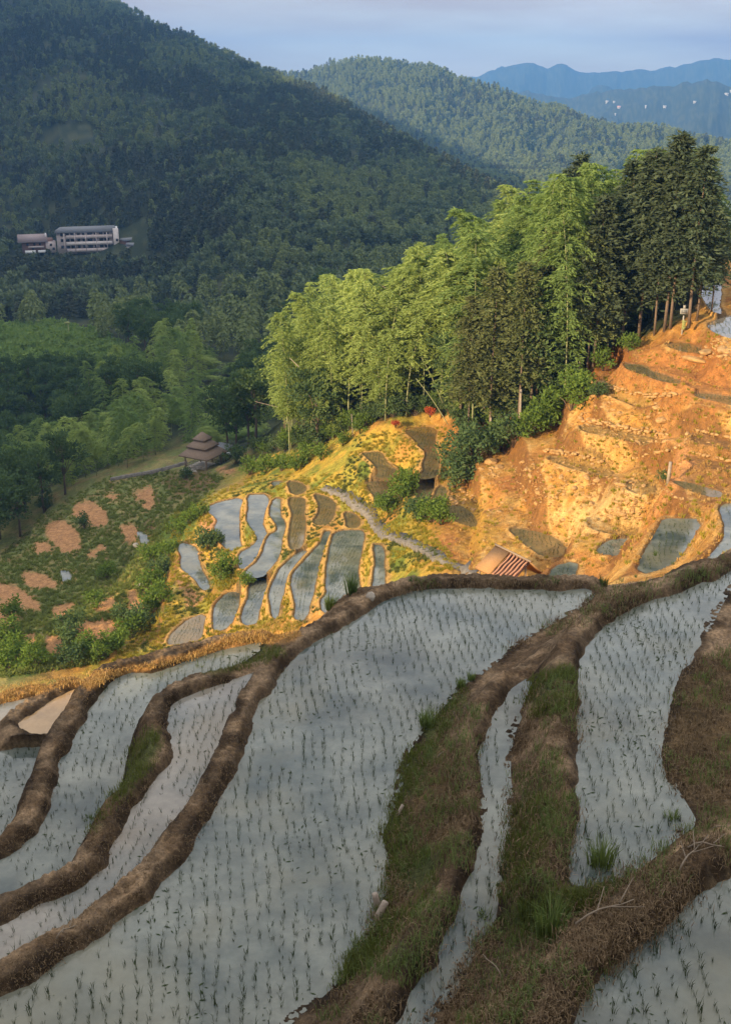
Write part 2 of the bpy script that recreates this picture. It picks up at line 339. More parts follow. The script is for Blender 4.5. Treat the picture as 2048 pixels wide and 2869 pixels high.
rough = .028 * fbm(GX * 2.3, GY * 2.3, 4, 31) + .05 * np.abs(fbm(GX * 6.3, GY * 6.3, 3, 37)) + .03 * fbm(GX * 15, GY * 15, 2, 39) - .02
H = np.where(fg_zone, H + rough * sstep(.0, .12, NEARPAD), H)
midz = (RR >= 30) & (RR < 140)
H = np.where(midz, H + ((.15 - .09 * sstep(1150, 1300, _px)) * fbm(GX * .9, GY * .9, 4, 51) + .05 * fbm(GX * 2.6, GY * 2.6, 2, 53)) * sstep(.05, .5, NEARPAD), H)
for (k, poly, z, ch, cw, fg), (rs_, cs_, d, w) in zip(PAD, DS):   # the beds below the water
    sub = H[rs_, cs_]; ins = d < 0
    sub[ins] = z - .10 * sstep(0, -.18, d[ins]) - .004
    H[rs_, cs_] = sub
    INSIDE[rs_, cs_] |= ins
# ---------------------------------------------------------------- materials
def new_mat(name):
    m = bpy.data.materials.new(name); m.use_nodes = True
    nt = m.node_tree; nt.nodes.clear()
    out = nt.nodes.new('ShaderNodeOutputMaterial')
    return m, nt, out
def N(nt, t, **kw):
    n = nt.nodes.new(t)
    for k, v in kw.items():
        if k.startswith('i_'):
            n.inputs[int(k[2:]) if k[2:].isdigit() else k[2:].replace('_', ' ')].default_value = v
        else: setattr(n, k, v)
    return n
def noise(nt, vec, scale, detail=4, rough=.6):
    n = N(nt, 'ShaderNodeTexNoise'); n.inputs['Scale'].default_value = scale; n.inputs['Detail'].default_value = detail; n.inputs['Roughness'].default_value = rough
    nt.links.new(vec, n.inputs['Vector']); return n.outputs['Fac']
def ramp(nt, fac, stops):
    r = N(nt, 'ShaderNodeValToRGB'); e = r.color_ramp.elements
    while len(e) < len(stops): e.new(.5)
    for el, (p, c) in zip(e, stops): el.position = p; el.color = (*c, 1) if len(c) == 3 else c
    nt.links.new(fac, r.inputs['Fac']); return r.outputs['Color']
def mixc(nt, fac, a, b, mode='MIX'):
    m = N(nt, 'ShaderNodeMix', data_type='RGBA', blend_type=mode)
    for s, v in ((0, fac), (6, a), (7, b)):
        if hasattr(v, 'links'): nt.links.new(v, m.inputs[s])
        elif s == 0: m.inputs[s].default_value = v
        else: m.inputs[s].default_value = (*v, 1)
    return m.outputs[2]
def bsdf(nt, out, col, rough=.9, bump=None, bstr=.3, bdist=.05, spec=.3):
    p = N(nt, 'ShaderNodeBsdfPrincipled')
    if hasattr(col, 'links'): nt.links.new(col, p.inputs['Base Color'])
    else: p.inputs['Base Color'].default_value = (*col, 1)
    if hasattr(rough, 'links'): nt.links.new(rough, p.inputs['Roughness'])
    else: p.inputs['Roughness'].default_value = rough
    p.inputs['Specular IOR Level'].default_value = spec
    if bump is not None:
        b = N(nt, 'ShaderNodeBump'); b.inputs['Strength'].default_value = bstr; b.inputs['Distance'].default_value = bdist
        nt.links.new(bump, b.inputs['Height']); nt.links.new(b.outputs['Normal'], p.inputs['Normal'])
    nt.links.new(p.outputs[0], out.inputs['Surface']); return p

def mat_ground():
    m, nt, out = new_mat('earth_and_cover')
    a = N(nt, 'ShaderNodeVertexColor', layer_name='cover')
    g = N(nt, 'ShaderNodeNewGeometry').outputs['Position']
    n1 = noise(nt, g, 14, 5, .7); n2 = noise(nt, g, 2.3, 4, .6); n3 = noise(nt, g, 45, 3, .7)
    c = mixc(nt, 1.0, a.outputs['Color'], ramp(nt, n1, [(.28, (.42, .42, .44)), (.5, (.95, .94, .92)), (.72, (1.6, 1.55, 1.45))]), 'MULTIPLY')
    c = mixc(nt, 1.0, c, ramp(nt, n2, [(.3, (.68, .7, .72)), (.7, (1.3, 1.27, 1.22))]), 'MULTIPLY')
    h = mixc(nt, .5, n1, n3)
    bsdf(nt, out, c, .95, h, .9, .07, .15); return m

def mat_water(name, mud, dark, scale=.5):
    m, nt, out = new_mat(name)
    g = N(nt, 'ShaderNodeNewGeometry').outputs['Position']
    n1 = noise(nt, g, scale, 5, .62); n2 = noise(nt, g, scale * 7, 4, .7)
    c = mixc(nt, ramp(nt, n1, [(.40, (0, 0, 0)), (.62, (1, 1, 1))]), mud, dark)
    c = mixc(nt, 1.0, c, ramp(nt, n2, [(.3, (.8, .8, .8)), (.7, (1.12, 1.12, 1.1))]), 'MULTIPLY')
    n3 = noise(nt, g, scale * .55, 4, .6)
    c = mixc(nt, ramp(nt, n3, [(.50, (0, 0, 0)), (.66, (.7, .7, .7))]), c, tuple(k * f for k, f in zip(mud, (.95, .84, .66))))
    rip = noise(nt, g, 5, 2, .5)
    p = bsdf(nt, out, c, .05, rip, .03, .02, .5)
    p.inputs['IOR'].default_value = 1.45
    return m

def mat_leaf(name, ca, cb_, cc, trans=.28):
    m, nt, out = new_mat(name)
    o = N(nt, 'ShaderNodeObjectInfo'); t = N(nt, 'ShaderNodeAttribute', attribute_name='tone')
    c = mixc(nt, t.outputs['Fac'], ca, cb_)
    c = mixc(nt, ramp(nt, o.outputs['Random'], [(.0, (0, 0, 0)), (1., (.75, .75, .75))]), c, cc)
    d = N(nt, 'ShaderNodeBsdfDiffuse'); tr = N(nt, 'ShaderNodeBsdfTranslucent')
    nt.links.new(c, d.inputs[0]); c2_ = mixc(nt, 1.0, c, (1.25, 1.3, .55), 'MULTIPLY'); nt.links.new(c2_, tr.inputs[0])
    mx = N(nt, 'ShaderNodeMixShader'); mx.inputs[0].default_value = trans
    nt.links.new(d.outputs[0], mx.inputs[1]); nt.links.new(tr.outputs[0], mx.inputs[2])
    nt.links.new(mx.outputs[0], out.inputs['Surface']); return m

def mat_plain(name, col, var=.25, scale=3., rough=.85, bstr=.3):
    m, nt, out = new_mat(name)
    tc = N(nt, 'ShaderNodeTexCoord').outputs['Object']
    n1 = noise(nt, tc, scale, 5, .65)
    c = mixc(nt, 1.0, col, ramp(nt, n1, [(.25, (1 - var,) * 3), (.75, (1 + var,) * 3)]), 'MULTIPLY')
    bsdf(nt, out, c, rough, n1, bstr, .03); return m

M = {}
M['ground'] = mat_ground()
M['water'] = mat_water('muddy_water', (.185, .20, .17), (.065, .085, .08))
M['pale_water'] = mat_water('silty_water', (.245, .23, .195), (.14, .15, .135))
M['brown_water'] = mat_water('shallow_brown_water', (.20, .15, .07), (.14, .115, .06), 1.2)
M['sand_water'] = mat_water('sandy_water', (.42, .28, .14), (.34, .23, .12))
M['rice'] = mat_leaf('rice_blades', (.03, .048, .024), (.065, .09, .04), (.042, .06, .03), .15)
M['grass'] = mat_leaf('green_grass', (.075, .10, .032), (.17, .19, .06), (.11, .13, .04))
M['yellow_grass'] = mat_leaf('yellow_green_grass', (.30, .25, .04), (.42, .32, .06), (.20, .22, .035))
M['dry_grass'] = mat_leaf('dry_grass', (.40, .24, .08), (.52, .36, .15), (.36, .20, .06), .1)
M['straw'] = mat_leaf('dead_straw', (.10, .07, .042), (.27, .20, .125), (.145, .105, .062), .05)
M['field'] = mat_leaf('field_grass', (.13, .18, .05), (.24, .27, .085), (.18, .21, .06))
M['tuft'] = mat_leaf('tuft_grass', (.09, .14, .05), (.20, .25, .10), (.13, .17, .06))
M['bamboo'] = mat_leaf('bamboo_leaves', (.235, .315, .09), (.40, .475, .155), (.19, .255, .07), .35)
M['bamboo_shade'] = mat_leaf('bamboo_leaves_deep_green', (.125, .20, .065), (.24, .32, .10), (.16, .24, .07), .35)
M['fir'] = mat_leaf('fir_needles', (.045, .072, .042), (.10, .13, .075), (.07, .09, .05), .15)
M['rust_fir'] = mat_leaf('rusty_fir_needles', (.075, .105, .038), (.15, .175, .07), (.115, .125, .05), .15)
M['leaf'] = mat_leaf('broad_leaves', (.055, .095, .04), (.125, .175, .065), (.075, .12, .05), .25)
M['shrub'] = mat_leaf('shrub_leaves', (.08, .14, .028), (.16, .23, .05), (.11, .17, .035), .3)
M['red_leaf'] = mat_leaf('red_leaves', (.4, .07, .03), (.5, .12, .05), (.42, .1, .04), .2)
M['hill_a'] = mat_leaf('forest_leaves', (.09, .125, .075), (.19, .23, .125), (.125, .165, .09), .2)
M['hill_b'] = mat_leaf('forest_bamboo', (.125, .165, .075), (.25, .285, .12), (.175, .215, .085), .25)
M['hill_c'] = mat_leaf('forest_fir', (.055, .085, .055), (.12, .14, .085), (.095, .10, .066), .15)
M['culm'] = mat_plain('bamboo_culm', (.28, .30, .16), .2, 6)
M['bark'] = mat_plain('bark', (.16, .12, .09), .35, 8)
M['pale_bark'] = mat_plain('pale_bark', (.30, .25, .20), .3, 8)
M['twig'] = mat_plain('dry_twig', (.20, .16, .115), .3, 9)
M['stone'] = mat_plain('stone', (.36, .32, .26), .35, 3)
M['rubble'] = mat_plain('rubble_stone', (.37, .225, .09), .5, 3)
M['path'] = mat_plain('path_stone', (.17, .155, .135), .6, 2.5)
M['thatch'] = mat_plain('thatch', (.22, .16, .115), .3, 9)
M['pale_thatch'] = mat_plain('pale_thatch', (.36, .20, .085), .2, 12)
M['wood'] = mat_plain('weathered_wood', (.26, .20, .15), .3, 10)
M['dark_wood'] = mat_plain('dark_wood', (.10, .05, .04), .3, 10)
M['plaster'] = mat_plain('pinkish_plaster', (.48, .41, .38), .2, 1.2)
M['pale_plaster'] = mat_plain('pale_plaster', (.62, .56, .52), .15, 1.2)
M['timber'] = mat_plain('brown_timber', (.20, .12, .09), .25, 2)
M['roof_tile'] = mat_plain('grey_roof_tile', (.17, .18, .19), .25, 4)
M['brown_tile'] = mat_plain('brown_roof_tile', (.27, .22, .21), .25, 4)
M['window'] = mat_plain('dark_window', (.04, .045, .055), .2, 2, .2)
M['metal'] = mat_plain('pale_painted_metal', (.34, .34, .33), .1, 3, .5)
M['screen'] = mat_plain('dark_panel', (.16, .17, .18), .2, 3, .3)
M['lime'] = mat_plain('yellow_green_paint', (.26, .28, .10), .15, 3, .6)
M['white'] = mat_plain('white_paint', (.75, .75, .73), .1, 2)
M['far_wall'] = mat_plain('far_plaster', (.32, .33, .34), .1, 2)
M['slat'] = mat_plain('red_brown_slat', (.36, .19, .12), .3, 14)
M['red_roof'] = mat_plain('pinkish_roof', (.5, .3, .28), .1, 2)
# ---------------------------------------------------------------- mesh helpers
def mesh_np(name, V, F, mat, smooth=False, tone=None):
    """V (n,3), F list of (m,k) index arrays"""
    me = bpy.data.meshes.new(name)
    V = np.ascontiguousarray(V, np.float32)
    F = [np.ascontiguousarray(f, np.int32) for f in F if len(f)]
    me.vertices.add(len(V)); me.vertices.foreach_set('co', V.ravel())
    nl = sum(f.size for f in F); npoly = sum(len(f) for f in F)
    me.loops.add(nl); me.polygons.add(npoly)
    me.loops.foreach_set('vertex_index', np.concatenate([f.ravel() for f in F]))
    tot = np.concatenate([np.full(len(f), f.shape[1], np.int32) for f in F])
    st = np.concatenate([[0], np.cumsum(tot)[:-1]]).astype(np.int32)
    me.polygons.foreach_set('loop_start', st); me.polygons.foreach_set('loop_total', tot)
    if smooth: me.polygons.foreach_set('use_smooth', np.ones(npoly, bool))
    me.update(calc_edges=True); me.validate()
    if tone is not None:
        a = me.attributes.new('tone', 'FLOAT', 'POINT'); a.data.foreach_set('value', np.ascontiguousarray(tone, np.float32))
    if mat: me.materials.append(M[mat] if isinstance(mat, str) else mat)
    return me
def link(name, me, parent=None, loc=None, rot=None):
    o = bpy.data.objects.new(name, me); COL.objects.link(o)
    if parent is not None: o.parent = parent
    if loc is not None: o.location = loc
    if rot is not None: o.rotation_euler = rot
    return o
def empty(name, loc, rz=0.):
    o = bpy.data.objects.new(name, None); o.empty_display_size = .3; COL.objects.link(o)
    o.location = loc; o.rotation_euler = (0, 0, rz); return o
def tag(o, label=None, cat=None, group=None, kind=None):
    if label: o['label'] = label
    if cat: o['category'] = cat
    if group: o['group'] = group
    if kind: o['kind'] = kind
    return o
def copy_tree(o):
    c = o.copy(); COL.objects.link(c)
    for ch in KIDS.get(o.name, []):
        d = ch.copy(); COL.objects.link(d); d.parent = c; d.matrix_parent_inverse = ch.matrix_parent_inverse.copy()
        KIDS.setdefault(c.name, []).append(d)
    return c
KIDS = {}
def child(name, me, parent, loc=None, rot=None):
    o = link(name, me, parent, loc, rot); KIDS.setdefault(parent.name, []).append(o); return o

class MB:
    """collects solids into one mesh"""
    def __init__(s): s.V = []; s.Q = []; s.T = []; s.n = 0
    def add(s, V, Q=(), T=()):
        s.V.append(np.asarray(V, float))
        if len(Q): s.Q.append(np.asarray(Q) + s.n)
        if len(T): s.T.append(np.asarray(T) + s.n)
        s.n += len(V); return s
    def box(s, c, d, rz=0, tilt=None):
        v = np.array([(x, y, z) for z in (-.5, .5) for y in (-.5, .5) for x in (-.5, .5)]) * np.array(d)
        if tilt is not None: v = v @ np.array(Matrix.Rotation(tilt[0], 3, tilt[1])).T
        if rz: v = v @ np.array(Matrix.Rotation(rz, 3, 'Z')).T
        return s.add(v + np.array(c), [(0,2,3,1),(4,5,7,6),(0,1,5,4),(2,6,7,3),(0,4,6,2),(1,3,7,5)])
    def tube(s, P, r, k=6):
        P = np.asarray(P, float); r = np.broadcast_to(np.asarray(r, float), (len(P),))
        T = np.gradient(P, axis=0); T /= np.linalg.norm(T, axis=1)[:, None] + 1e-9
        ref = np.where(np.abs(T[:, 2:3]) > .9, np.array([[1., 0, 0]]), np.array([[0, 0, 1.]]))
        A = np.cross(T, ref); A /= np.linalg.norm(A, axis=1)[:, None] + 1e-9
        B = np.cross(T, A); a = np.arange(k) / k * 2 * math.pi
        V = P[:, None] + r[:, None, None] * (A[:, None] * np.cos(a)[None, :, None] + B[:, None] * np.sin(a)[None, :, None])
        V = V.reshape(-1, 3); Q = []
        for i in range(len(P) - 1):
            for j in range(k):
                Q.append((i*k+j, i*k+(j+1)%k, (i+1)*k+(j+1)%k, (i+1)*k+j))
        V = np.concatenate([V, P[:1], P[-1:]]); n0 = len(P) * k
        T3 = [(n0, (j+1)%k, j) for j in range(k)] + [(n0+1, n0-k+j, n0-k+(j+1)%k) for j in range(k)]
        return s.add(V, Q, T3)
    def mesh(s, name, mat, smooth=False):
        return mesh_np(name, np.concatenate(s.V), ([np.concatenate(s.Q)] if s.Q else []) + ([np.concatenate(s.T)] if s.T else []), mat, smooth)

def unit(v): return v / (np.linalg.norm(v, axis=-1, keepdims=True) + 1e-9)
def leaves(C, D, L, W, up=None):
    """diamond leaves from base points C along D"""
    n = len(C); D = unit(D)
    r = unit(rng.normal(size=(n, 3)) + (0 if up is None else up))
    S = unit(np.cross(D, r)); L = np.broadcast_to(L, (n,))[:, None]; W = np.broadcast_to(W, (n,))[:, None]
    V = np.stack([C, C + D * L * .45 + S * W * .5, C + D * L, C + D * L * .45 - S * W * .5], 1).reshape(-1, 3)
    return V, np.arange(n * 4).reshape(n, 4)
def blades(C, D, H, W, droop):
    """grass blades: two quads + tip, bending over"""
    n = len(C); az = rng.random(n) * 6.283
    S = np.stack([np.cos(az), np.sin(az), np.zeros(n)], -1) * np.broadcast_to(W, (n,))[:, None] * .5
    H = np.broadcast_to(H, (n,))[:, None]; droop = np.broadcast_to(droop, (n,))[:, None]
    D2 = np.array(D, float); up = np.array([[0, 0, 1.]])
    p1 = C + (up * .55 + D2 * .18) * H; p2 = C + (up * (1 - droop * .45) + D2 * (.35 + droop * .45)) * H
    V = np.stack([C - S, C + S, p1 + S * .8, p1 - S * .8, p2], 1).reshape(-1, 3)
    i = np.arange(n)[:, None] * 5
    return V, i + np.array([[0, 1, 2, 3]]), i + np.array([[3, 2, 4]])
def ball_dirs(n):
    return unit(rng.normal(size=(n, 3)))

# ---------------------------------------------------------------- plants
def bamboo_proto(h, lean, nodes=30, start=.28, leafm=1.0):
    az0 = rng.random() * 6.283; ld = np.array([math.cos(az0), math.sin(az0), 0])
    def pt(t):
        t = np.asarray(t, float)[..., None]
        return ld * lean * h * (t ** 2.2) + np.array([0, 0, 1.]) * h * (t - .10 * np.clip(t - .6, 0, 1) ** 2 * 4 * (lean > .12))
    ts = np.linspace(0, 1, 12)
    mb = MB().tube(pt(ts), np.interp(ts, [0, 1], [.055, .012]), 5)
    C = []; D = []; Ls = []
    stems = MB()
    for t in np.linspace(start, .995, nodes):
        for b in range(5):
            az = rng.random() * 6.283
            bl = np.interp((t - start) / (1 - start), [0, .2, .55, .85, 1], [1.0, 1.9, 1.8, 1.2, .55]) * (.65 + .6 * rng.random()) * h / 12
            o = np.array([math.cos(az), math.sin(az), 0]); s = np.linspace(.15, 1, 10)[:, None]
            P = pt(t) + o * bl * s + np.array([0, 0, 1.]) * bl * (.65 * s - .78 * s ** 2); si = np.array([-o[1], o[0], 0])
            for q in range(4):
                C.append(P + rng.normal(size=P.shape) * .03); D.append(o * .7 + si * rng.normal(size=(10, 1)) * .9 + rng.normal(size=P.shape) * .22 + np.array([0, 0, -.36])); Ls.append(np.full(10, .36))
    C = np.concatenate(C); D = np.concatenate(D); Ls = np.concatenate(Ls) * (.6 + .6 * rng.random(len(C))) * leafm
    V, Q = leaves(C, D, Ls, Ls * .25, np.array([0, 0, 1.5]))
    tone = np.repeat(np.clip(rng.random(len(C)) * .7 + .3 * C[:, 2] / h, 0, 1), 4)
    return mb, V, Q, tone
def fir_proto(h, r0, start=.28, whorls=30, sag=.25):
    ts = np.linspace(0, 1, 8); P = np.stack([.06 * np.sin(ts * 5), .05 * np.cos(ts * 4), ts * h], -1)
    mb = MB().tube(P, np.interp(ts, [0, 1], [.11, .015]), 7)
    C = []; D = []; Ls = []
    for t in np.linspace(start, .99, whorls):
        for b in range(7):
            az = rng.random() * 6.283; o = np.array([math.cos(az), math.sin(az), 0])
            bl = r0 * ((1 - t) / (1 - start)) ** .75 * (.65 + .55 * rng.random()) * np.interp(t, [start, start + .12, 1], [.6, 1, 1]) + .25
            zt = (t + rng.normal() * .012) * h
            k = 8; s = np.linspace(.15, 1, k)[:, None]
            Pb = np.array([0, 0, zt]) + o * bl * s + np.array([0, 0, 1.]) * bl * (.15 * s - sag * s ** 2 * 1.6)
            for q in range(3):
                C.append(Pb + rng.normal(size=Pb.shape) * .10); D.append(o + rng.normal(size=Pb.shape) * .7 + np.array([0, 0, -.15])); Ls.append(np.full(k, .38))
    C = np.concatenate(C); D = np.concatenate(D); Ls = np.concatenate(Ls) * (.7 + .6 * rng.random(len(C)))
    V, Q = leaves(C, D, Ls, Ls * .42, np.array([0, 0, 1.]))
    return mb, V, Q, np.repeat(rng.random(len(C)), 4)
def broad_proto(h, rx, clumps=44, per=64, leaf=.34, start=.3):
    mb = MB().tube([(0, 0, -.3), (.1, .05, h * .3), (.05, -.1, h * .6), (.0, 0, h * .8)], [.16, .12, .08, .03], 7)
    C = []
    for k in range(clumps):
        d = ball_dirs(1)[0]; rr = rng.random() ** .45
        c = np.array([0, 0, h * (start + 1) / 2]) + d * rr * np.array([rx, rx, h * (1 - start) / 2])
        s = rx * (.20 + .16 * rng.random())
        C.append(c + ball_dirs(per) * s * (rng.random((per, 1)) ** .4) * np.array([1, 1, .7]))
        if k % 5 == 0: mb.tube([(0, 0, h * .3), tuple(c * [.5, .5, .85]), tuple(c)], [.06, .04, .015], 5)
    C = np.concatenate(C); D = unit(C - np.array([0, 0, h * .45])) + rng.normal(size=C.shape) * .6
    Ls = leaf * (.6 + .7 * rng.random(len(C)))
    V, Q = leaves(C, D, Ls, Ls * .6, np.array([0, 0, 1.]))
    return mb, V, Q, np.repeat(np.clip(.5 + .35 * rng.normal(size=len(C)), 0, 1), 4)
def shrub_proto(h, r, n=900, leaf=.16):
    mb = MB()
    C = []
    for k in range(14):
        az = rng.random() * 6.283; rad = r * rng.random() ** .5 * .8
        c = np.array([math.cos(az) * rad, math.sin(az) * rad, h * (.35 + .5 * rng.random())])
        mb.tube([(0, 0, -.1), tuple(c * [.5, .5, .6]), tuple(c)], [.02, .015, .006], 4)
        C.append(c + ball_dirs(n // 14) * r * .42 * rng.random((n // 14, 1)) ** .4 * np.array([1, 1, .85]))
    C = np.concatenate(C); D = ball_dirs(len(C)) + np.array([0, 0, .3])
    Ls = leaf * (.6 + .8 * rng.random(len(C)))
    V, Q = leaves(C, D, Ls, Ls * .5, np.array([0, 0, .8]))
    return mb, V, Q, np.repeat(rng.random(len(C)), 4)
def plant_meshes(kind, proto, leafmat, stemmat, cname='crown', tname='trunk'):
    mb, V, Q, tone = proto
    return mb.mesh(kind + '_' + tname, stemmat, True), mesh_np(kind + '_' + cname, V, [Q], leafmat, tone=tone)
def make_plant(name, meshes, label, cat, group, names=('trunk', 'crown')):
    o = empty(name, (0, 0, 0)); tag(o, label, cat, group)
    child(names[0], meshes[0], o); child(names[1], meshes[1], o)
    return o
def low_tree(form, n=230):
    h = 8.
    if form == 'fir':
        t = rng.random(n) ** .8; z = h * (.15 + .85 * t); r = 1.7 * (1 - t) ** .8 * rng.random(n) ** .35
        a = rng.random(n) * 6.283; C = np.stack([np.cos(a) * r, np.sin(a) * r, z], -1); D = np.stack([np.cos(a), np.sin(a), np.full(n, -.2)], -1) + rng.normal(size=(n, 3)) * .3; L = .9
    elif form == 'bamboo':
        t = rng.random(n); z = h * (.3 + .7 * t); r = np.interp(t, [0, .5, 1], [1., 1.5, .35]) * rng.random(n) ** .4
        a = rng.random(n) * 6.283; C = np.stack([np.cos(a) * r + t ** 2 * .9, np.sin(a) * r, z], -1); D = np.stack([np.cos(a), np.sin(a), np.full(n, -.8)], -1) + rng.normal(size=(n, 3)) * .4; L = .8
    else:
        C = []
        for k in range(12):
            c = ball_dirs(1)[0] * rng.random() ** .4 * np.array([2.1, 2.1, 2.3]) + np.array([0, 0, 5.2])
            C.append(c + ball_dirs(n // 12 + 1) * 1.0 * rng.random((n // 12 + 1, 1)) ** .4)
        C = np.concatenate(C); D = unit(C - np.array([0, 0, 4.])) + rng.normal(size=C.shape) * .5; L = .85
    Ls = L * (.6 + .8 * rng.random(len(C)))
    V, Q = leaves(C, D, Ls, Ls * .62, np.array([0, 0, 1.]))
    tone = np.repeat(rng.random(len(C)), 4)
    # a short stem
    st = np.array([(-.1, -.1, -1), (.1, -.1, -1), (0, .12, -1), (0, 0, h * .7)]); k = len(V)
    V = np.concatenate([V, st]); tone = np.concatenate([tone, np.zeros(4)])
    return V, [Q, np.array([(k, k + 1, k + 3), (k + 1, k + 2, k + 3), (k + 2, k, k + 3)])], tone

def scatter(name, P, S, Z, pick, protos, label=None, cat=None, kind='stuff', tilt=None):
    """one object whose geometry nodes repeat the given meshes at the points"""
    me = bpy.data.meshes.new(name); me.vertices.add(len(P)); me.vertices.foreach_set('co', np.ascontiguousarray(P, np.float32).ravel())
    a = me.attributes.new('size', 'FLOAT', 'POINT'); a.data.foreach_set('value', np.ascontiguousarray(S, np.float32))
    rot = np.zeros((len(P), 3), np.float32); rot[:, 2] = Z
    if tilt is not None: rot[:, :2] = tilt
    a = me.attributes.new('turn', 'FLOAT_VECTOR', 'POINT'); a.data.foreach_set('vector', rot.ravel())
    a = me.attributes.new('pick', 'INT', 'POINT'); a.data.foreach_set('value', np.ascontiguousarray(pick, np.int32))
    o = link(name, me); tag(o, label, cat, None, kind)
    ng = bpy.data.node_groups.new(name + '_scatter', 'GeometryNodeTree')
    ng.interface.new_socket('Geometry', in_out='INPUT', socket_type='NodeSocketGeometry'); ng.interface.new_socket('Geometry', in_out='OUTPUT', socket_type='NodeSocketGeometry')
    gi = ng.nodes.new('NodeGroupInput'); go = ng.nodes.new('NodeGroupOutput'); jn = ng.nodes.new('GeometryNodeJoinGeometry')
    def attr(nm, ty):
        n_ = ng.nodes.new('GeometryNodeInputNamedAttribute'); n_.data_type = ty; n_.inputs['Name'].default_value = nm
        return [s for s in n_.outputs if s.enabled and s.name == 'Attribute'][0]
    sz = attr('size', 'FLOAT'); tn = attr('turn', 'FLOAT_VECTOR'); pk = attr('pick', 'INT')
    m2p = ng.nodes.new('GeometryNodeMeshToPoints'); ng.links.new(gi.outputs[0], m2p.inputs['Mesh'])
    for k, mesh in enumerate(protos):
        po = bpy.data.objects.new(name + '_kind', mesh)
        oi = ng.nodes.new('GeometryNodeObjectInfo'); oi.inputs['Object'].default_value = po; oi.inputs['As Instance'].default_value = True
        cp = ng.nodes.new('FunctionNodeCompare'); cp.data_type = 'INT'; cp.operation = 'EQUAL'
        ints = [s for s in cp.inputs if s.type == 'INT']; ng.links.new(pk, ints[0]); ints[1].default_value = k
        ip = ng.nodes.new('GeometryNodeInstanceOnPoints')
        ng.links.new(m2p.outputs[0], ip.inputs['Points']); ng.links.new(cp.outputs[0], ip.inputs['Selection'])
        ng.links.new(oi.outputs['Geometry'], ip.inputs['Instance']); ng.links.new(tn, ip.inputs['Rotation']); ng.links.new(sz, ip.inputs['Scale'])
        ng.links.new(ip.outputs[0], jn.inputs[0])
    ng.links.new(jn.outputs[0], go.inputs[0])
    md = o.modifiers.new('scatter', 'NODES'); md.node_group = ng
    return o
# ---------------------------------------------------------------- sun, sky, camera, air
SUN_EL, SUN_AZ = R(16.5), math.atan2(-.707, -.707)       # azimuth from +Y towards +X
to_sun = Vector((math.sin(SUN_AZ) * math.cos(SUN_EL), math.cos(SUN_AZ) * math.cos(SUN_EL), math.sin(SUN_EL)))
sd = bpy.data.lights.new('sun', 'SUN'); sd.energy = 3.6; sd.angle = R(.5); sd.color = (1, .74, .43)
so = bpy.data.objects.new('sun', sd); COL.objects.link(so); so.rotation_euler = to_sun.to_track_quat('Z', 'Y').to_euler(); so.location = (-40, -20, 40)
w = bpy.data.worlds.new('World'); SC.world = w; w.use_nodes = True; nt = w.node_tree; nt.nodes.clear()
out = nt.nodes.new('ShaderNodeOutputWorld'); bg = nt.nodes.new('ShaderNodeBackground'); bg.inputs['Strength'].default_value = SKY_STR
sky = nt.nodes.new('ShaderNodeTexSky'); sky.sky_type = 'NISHITA'; sky.sun_disc = False; sky.sun_elevation = SUN_EL; sky.sun_rotation = SUN_AZ
sky.altitude = 800; sky.air_density = 1.0; sky.dust_density = .6; sky.ozone_density = 2.0
tc = N(nt, 'ShaderNodeTexCoord').outputs['Generated']
mp = N(nt, 'ShaderNodeMapping'); mp.inputs['Scale'].default_value = (1, 1, 7); nt.links.new(tc, mp.inputs['Vector'])
cl = noise(nt, mp.outputs[0], 2.2, 6, .55)
cf = ramp(nt, cl, [(.38, (.74, .74, .74)), (.66, (.97, .97, .97))])
sp_ = N(nt, 'ShaderNodeSeparateXYZ'); nt.links.new(tc, sp_.inputs[0])
cloud = ramp(nt, sp_.outputs[2], [(.0, CLOUD), (.12, (1.5, 1.0, .85)), (.30, (3.7, 3.6, 3.55)), (.8, (4.3, 4.1, 3.95))])
mp2 = N(nt, 'ShaderNodeMapping'); mp2.inputs['Scale'].default_value = (1.3, 1.3, 9); mp2.inputs['Location'].default_value = (3.1, 1.7, .4); nt.links.new(tc, mp2.inputs['Vector'])
pk_ = ramp(nt, noise(nt, mp2.outputs[0], 2.6, 5, .5), [(.50, (0, 0, 0)), (.72, (.8, .8, .8))])
cloud = mixc(nt, pk_, cloud, (1.9, 1.3, 1.2))
sk = mixc(nt, cf, sky.outputs[0], cloud)
nt.links.new(sk, bg.inputs['Color']); nt.links.new(bg.outputs[0], out.inputs['Surface'])
cd = bpy.data.cameras.new('camera'); cam = bpy.data.objects.new('camera', cd); COL.objects.link(cam)
cd.sensor_fit = 'VERTICAL'; cd.sensor_height = 24; cd.lens = 12 * F / CY; cd.clip_start = .1; cd.clip_end = 20000
cam.location = (0, 0, 0); cam.rotation_euler = (math.pi / 2 - PIT, 0, 0); SC.camera = cam
SC.view_settings.view_transform = 'Standard'; SC.view_settings.look = 'None'; SC.view_settings.exposure = EXPO; SC.view_settings.gamma = 1
SC.render.engine = 'CYCLES'; SC.cycles.max_bounces = 6; SC.cycles.diffuse_bounces = 3; SC.cycles.glossy_bounces = 2; SC.cycles.transmission_bounces = 3; SC.cycles.volume_bounces = 0
SC.cycles.use_denoising = True; SC.cycles.caustics_reflective = False; SC.cycles.caustics_refractive = False

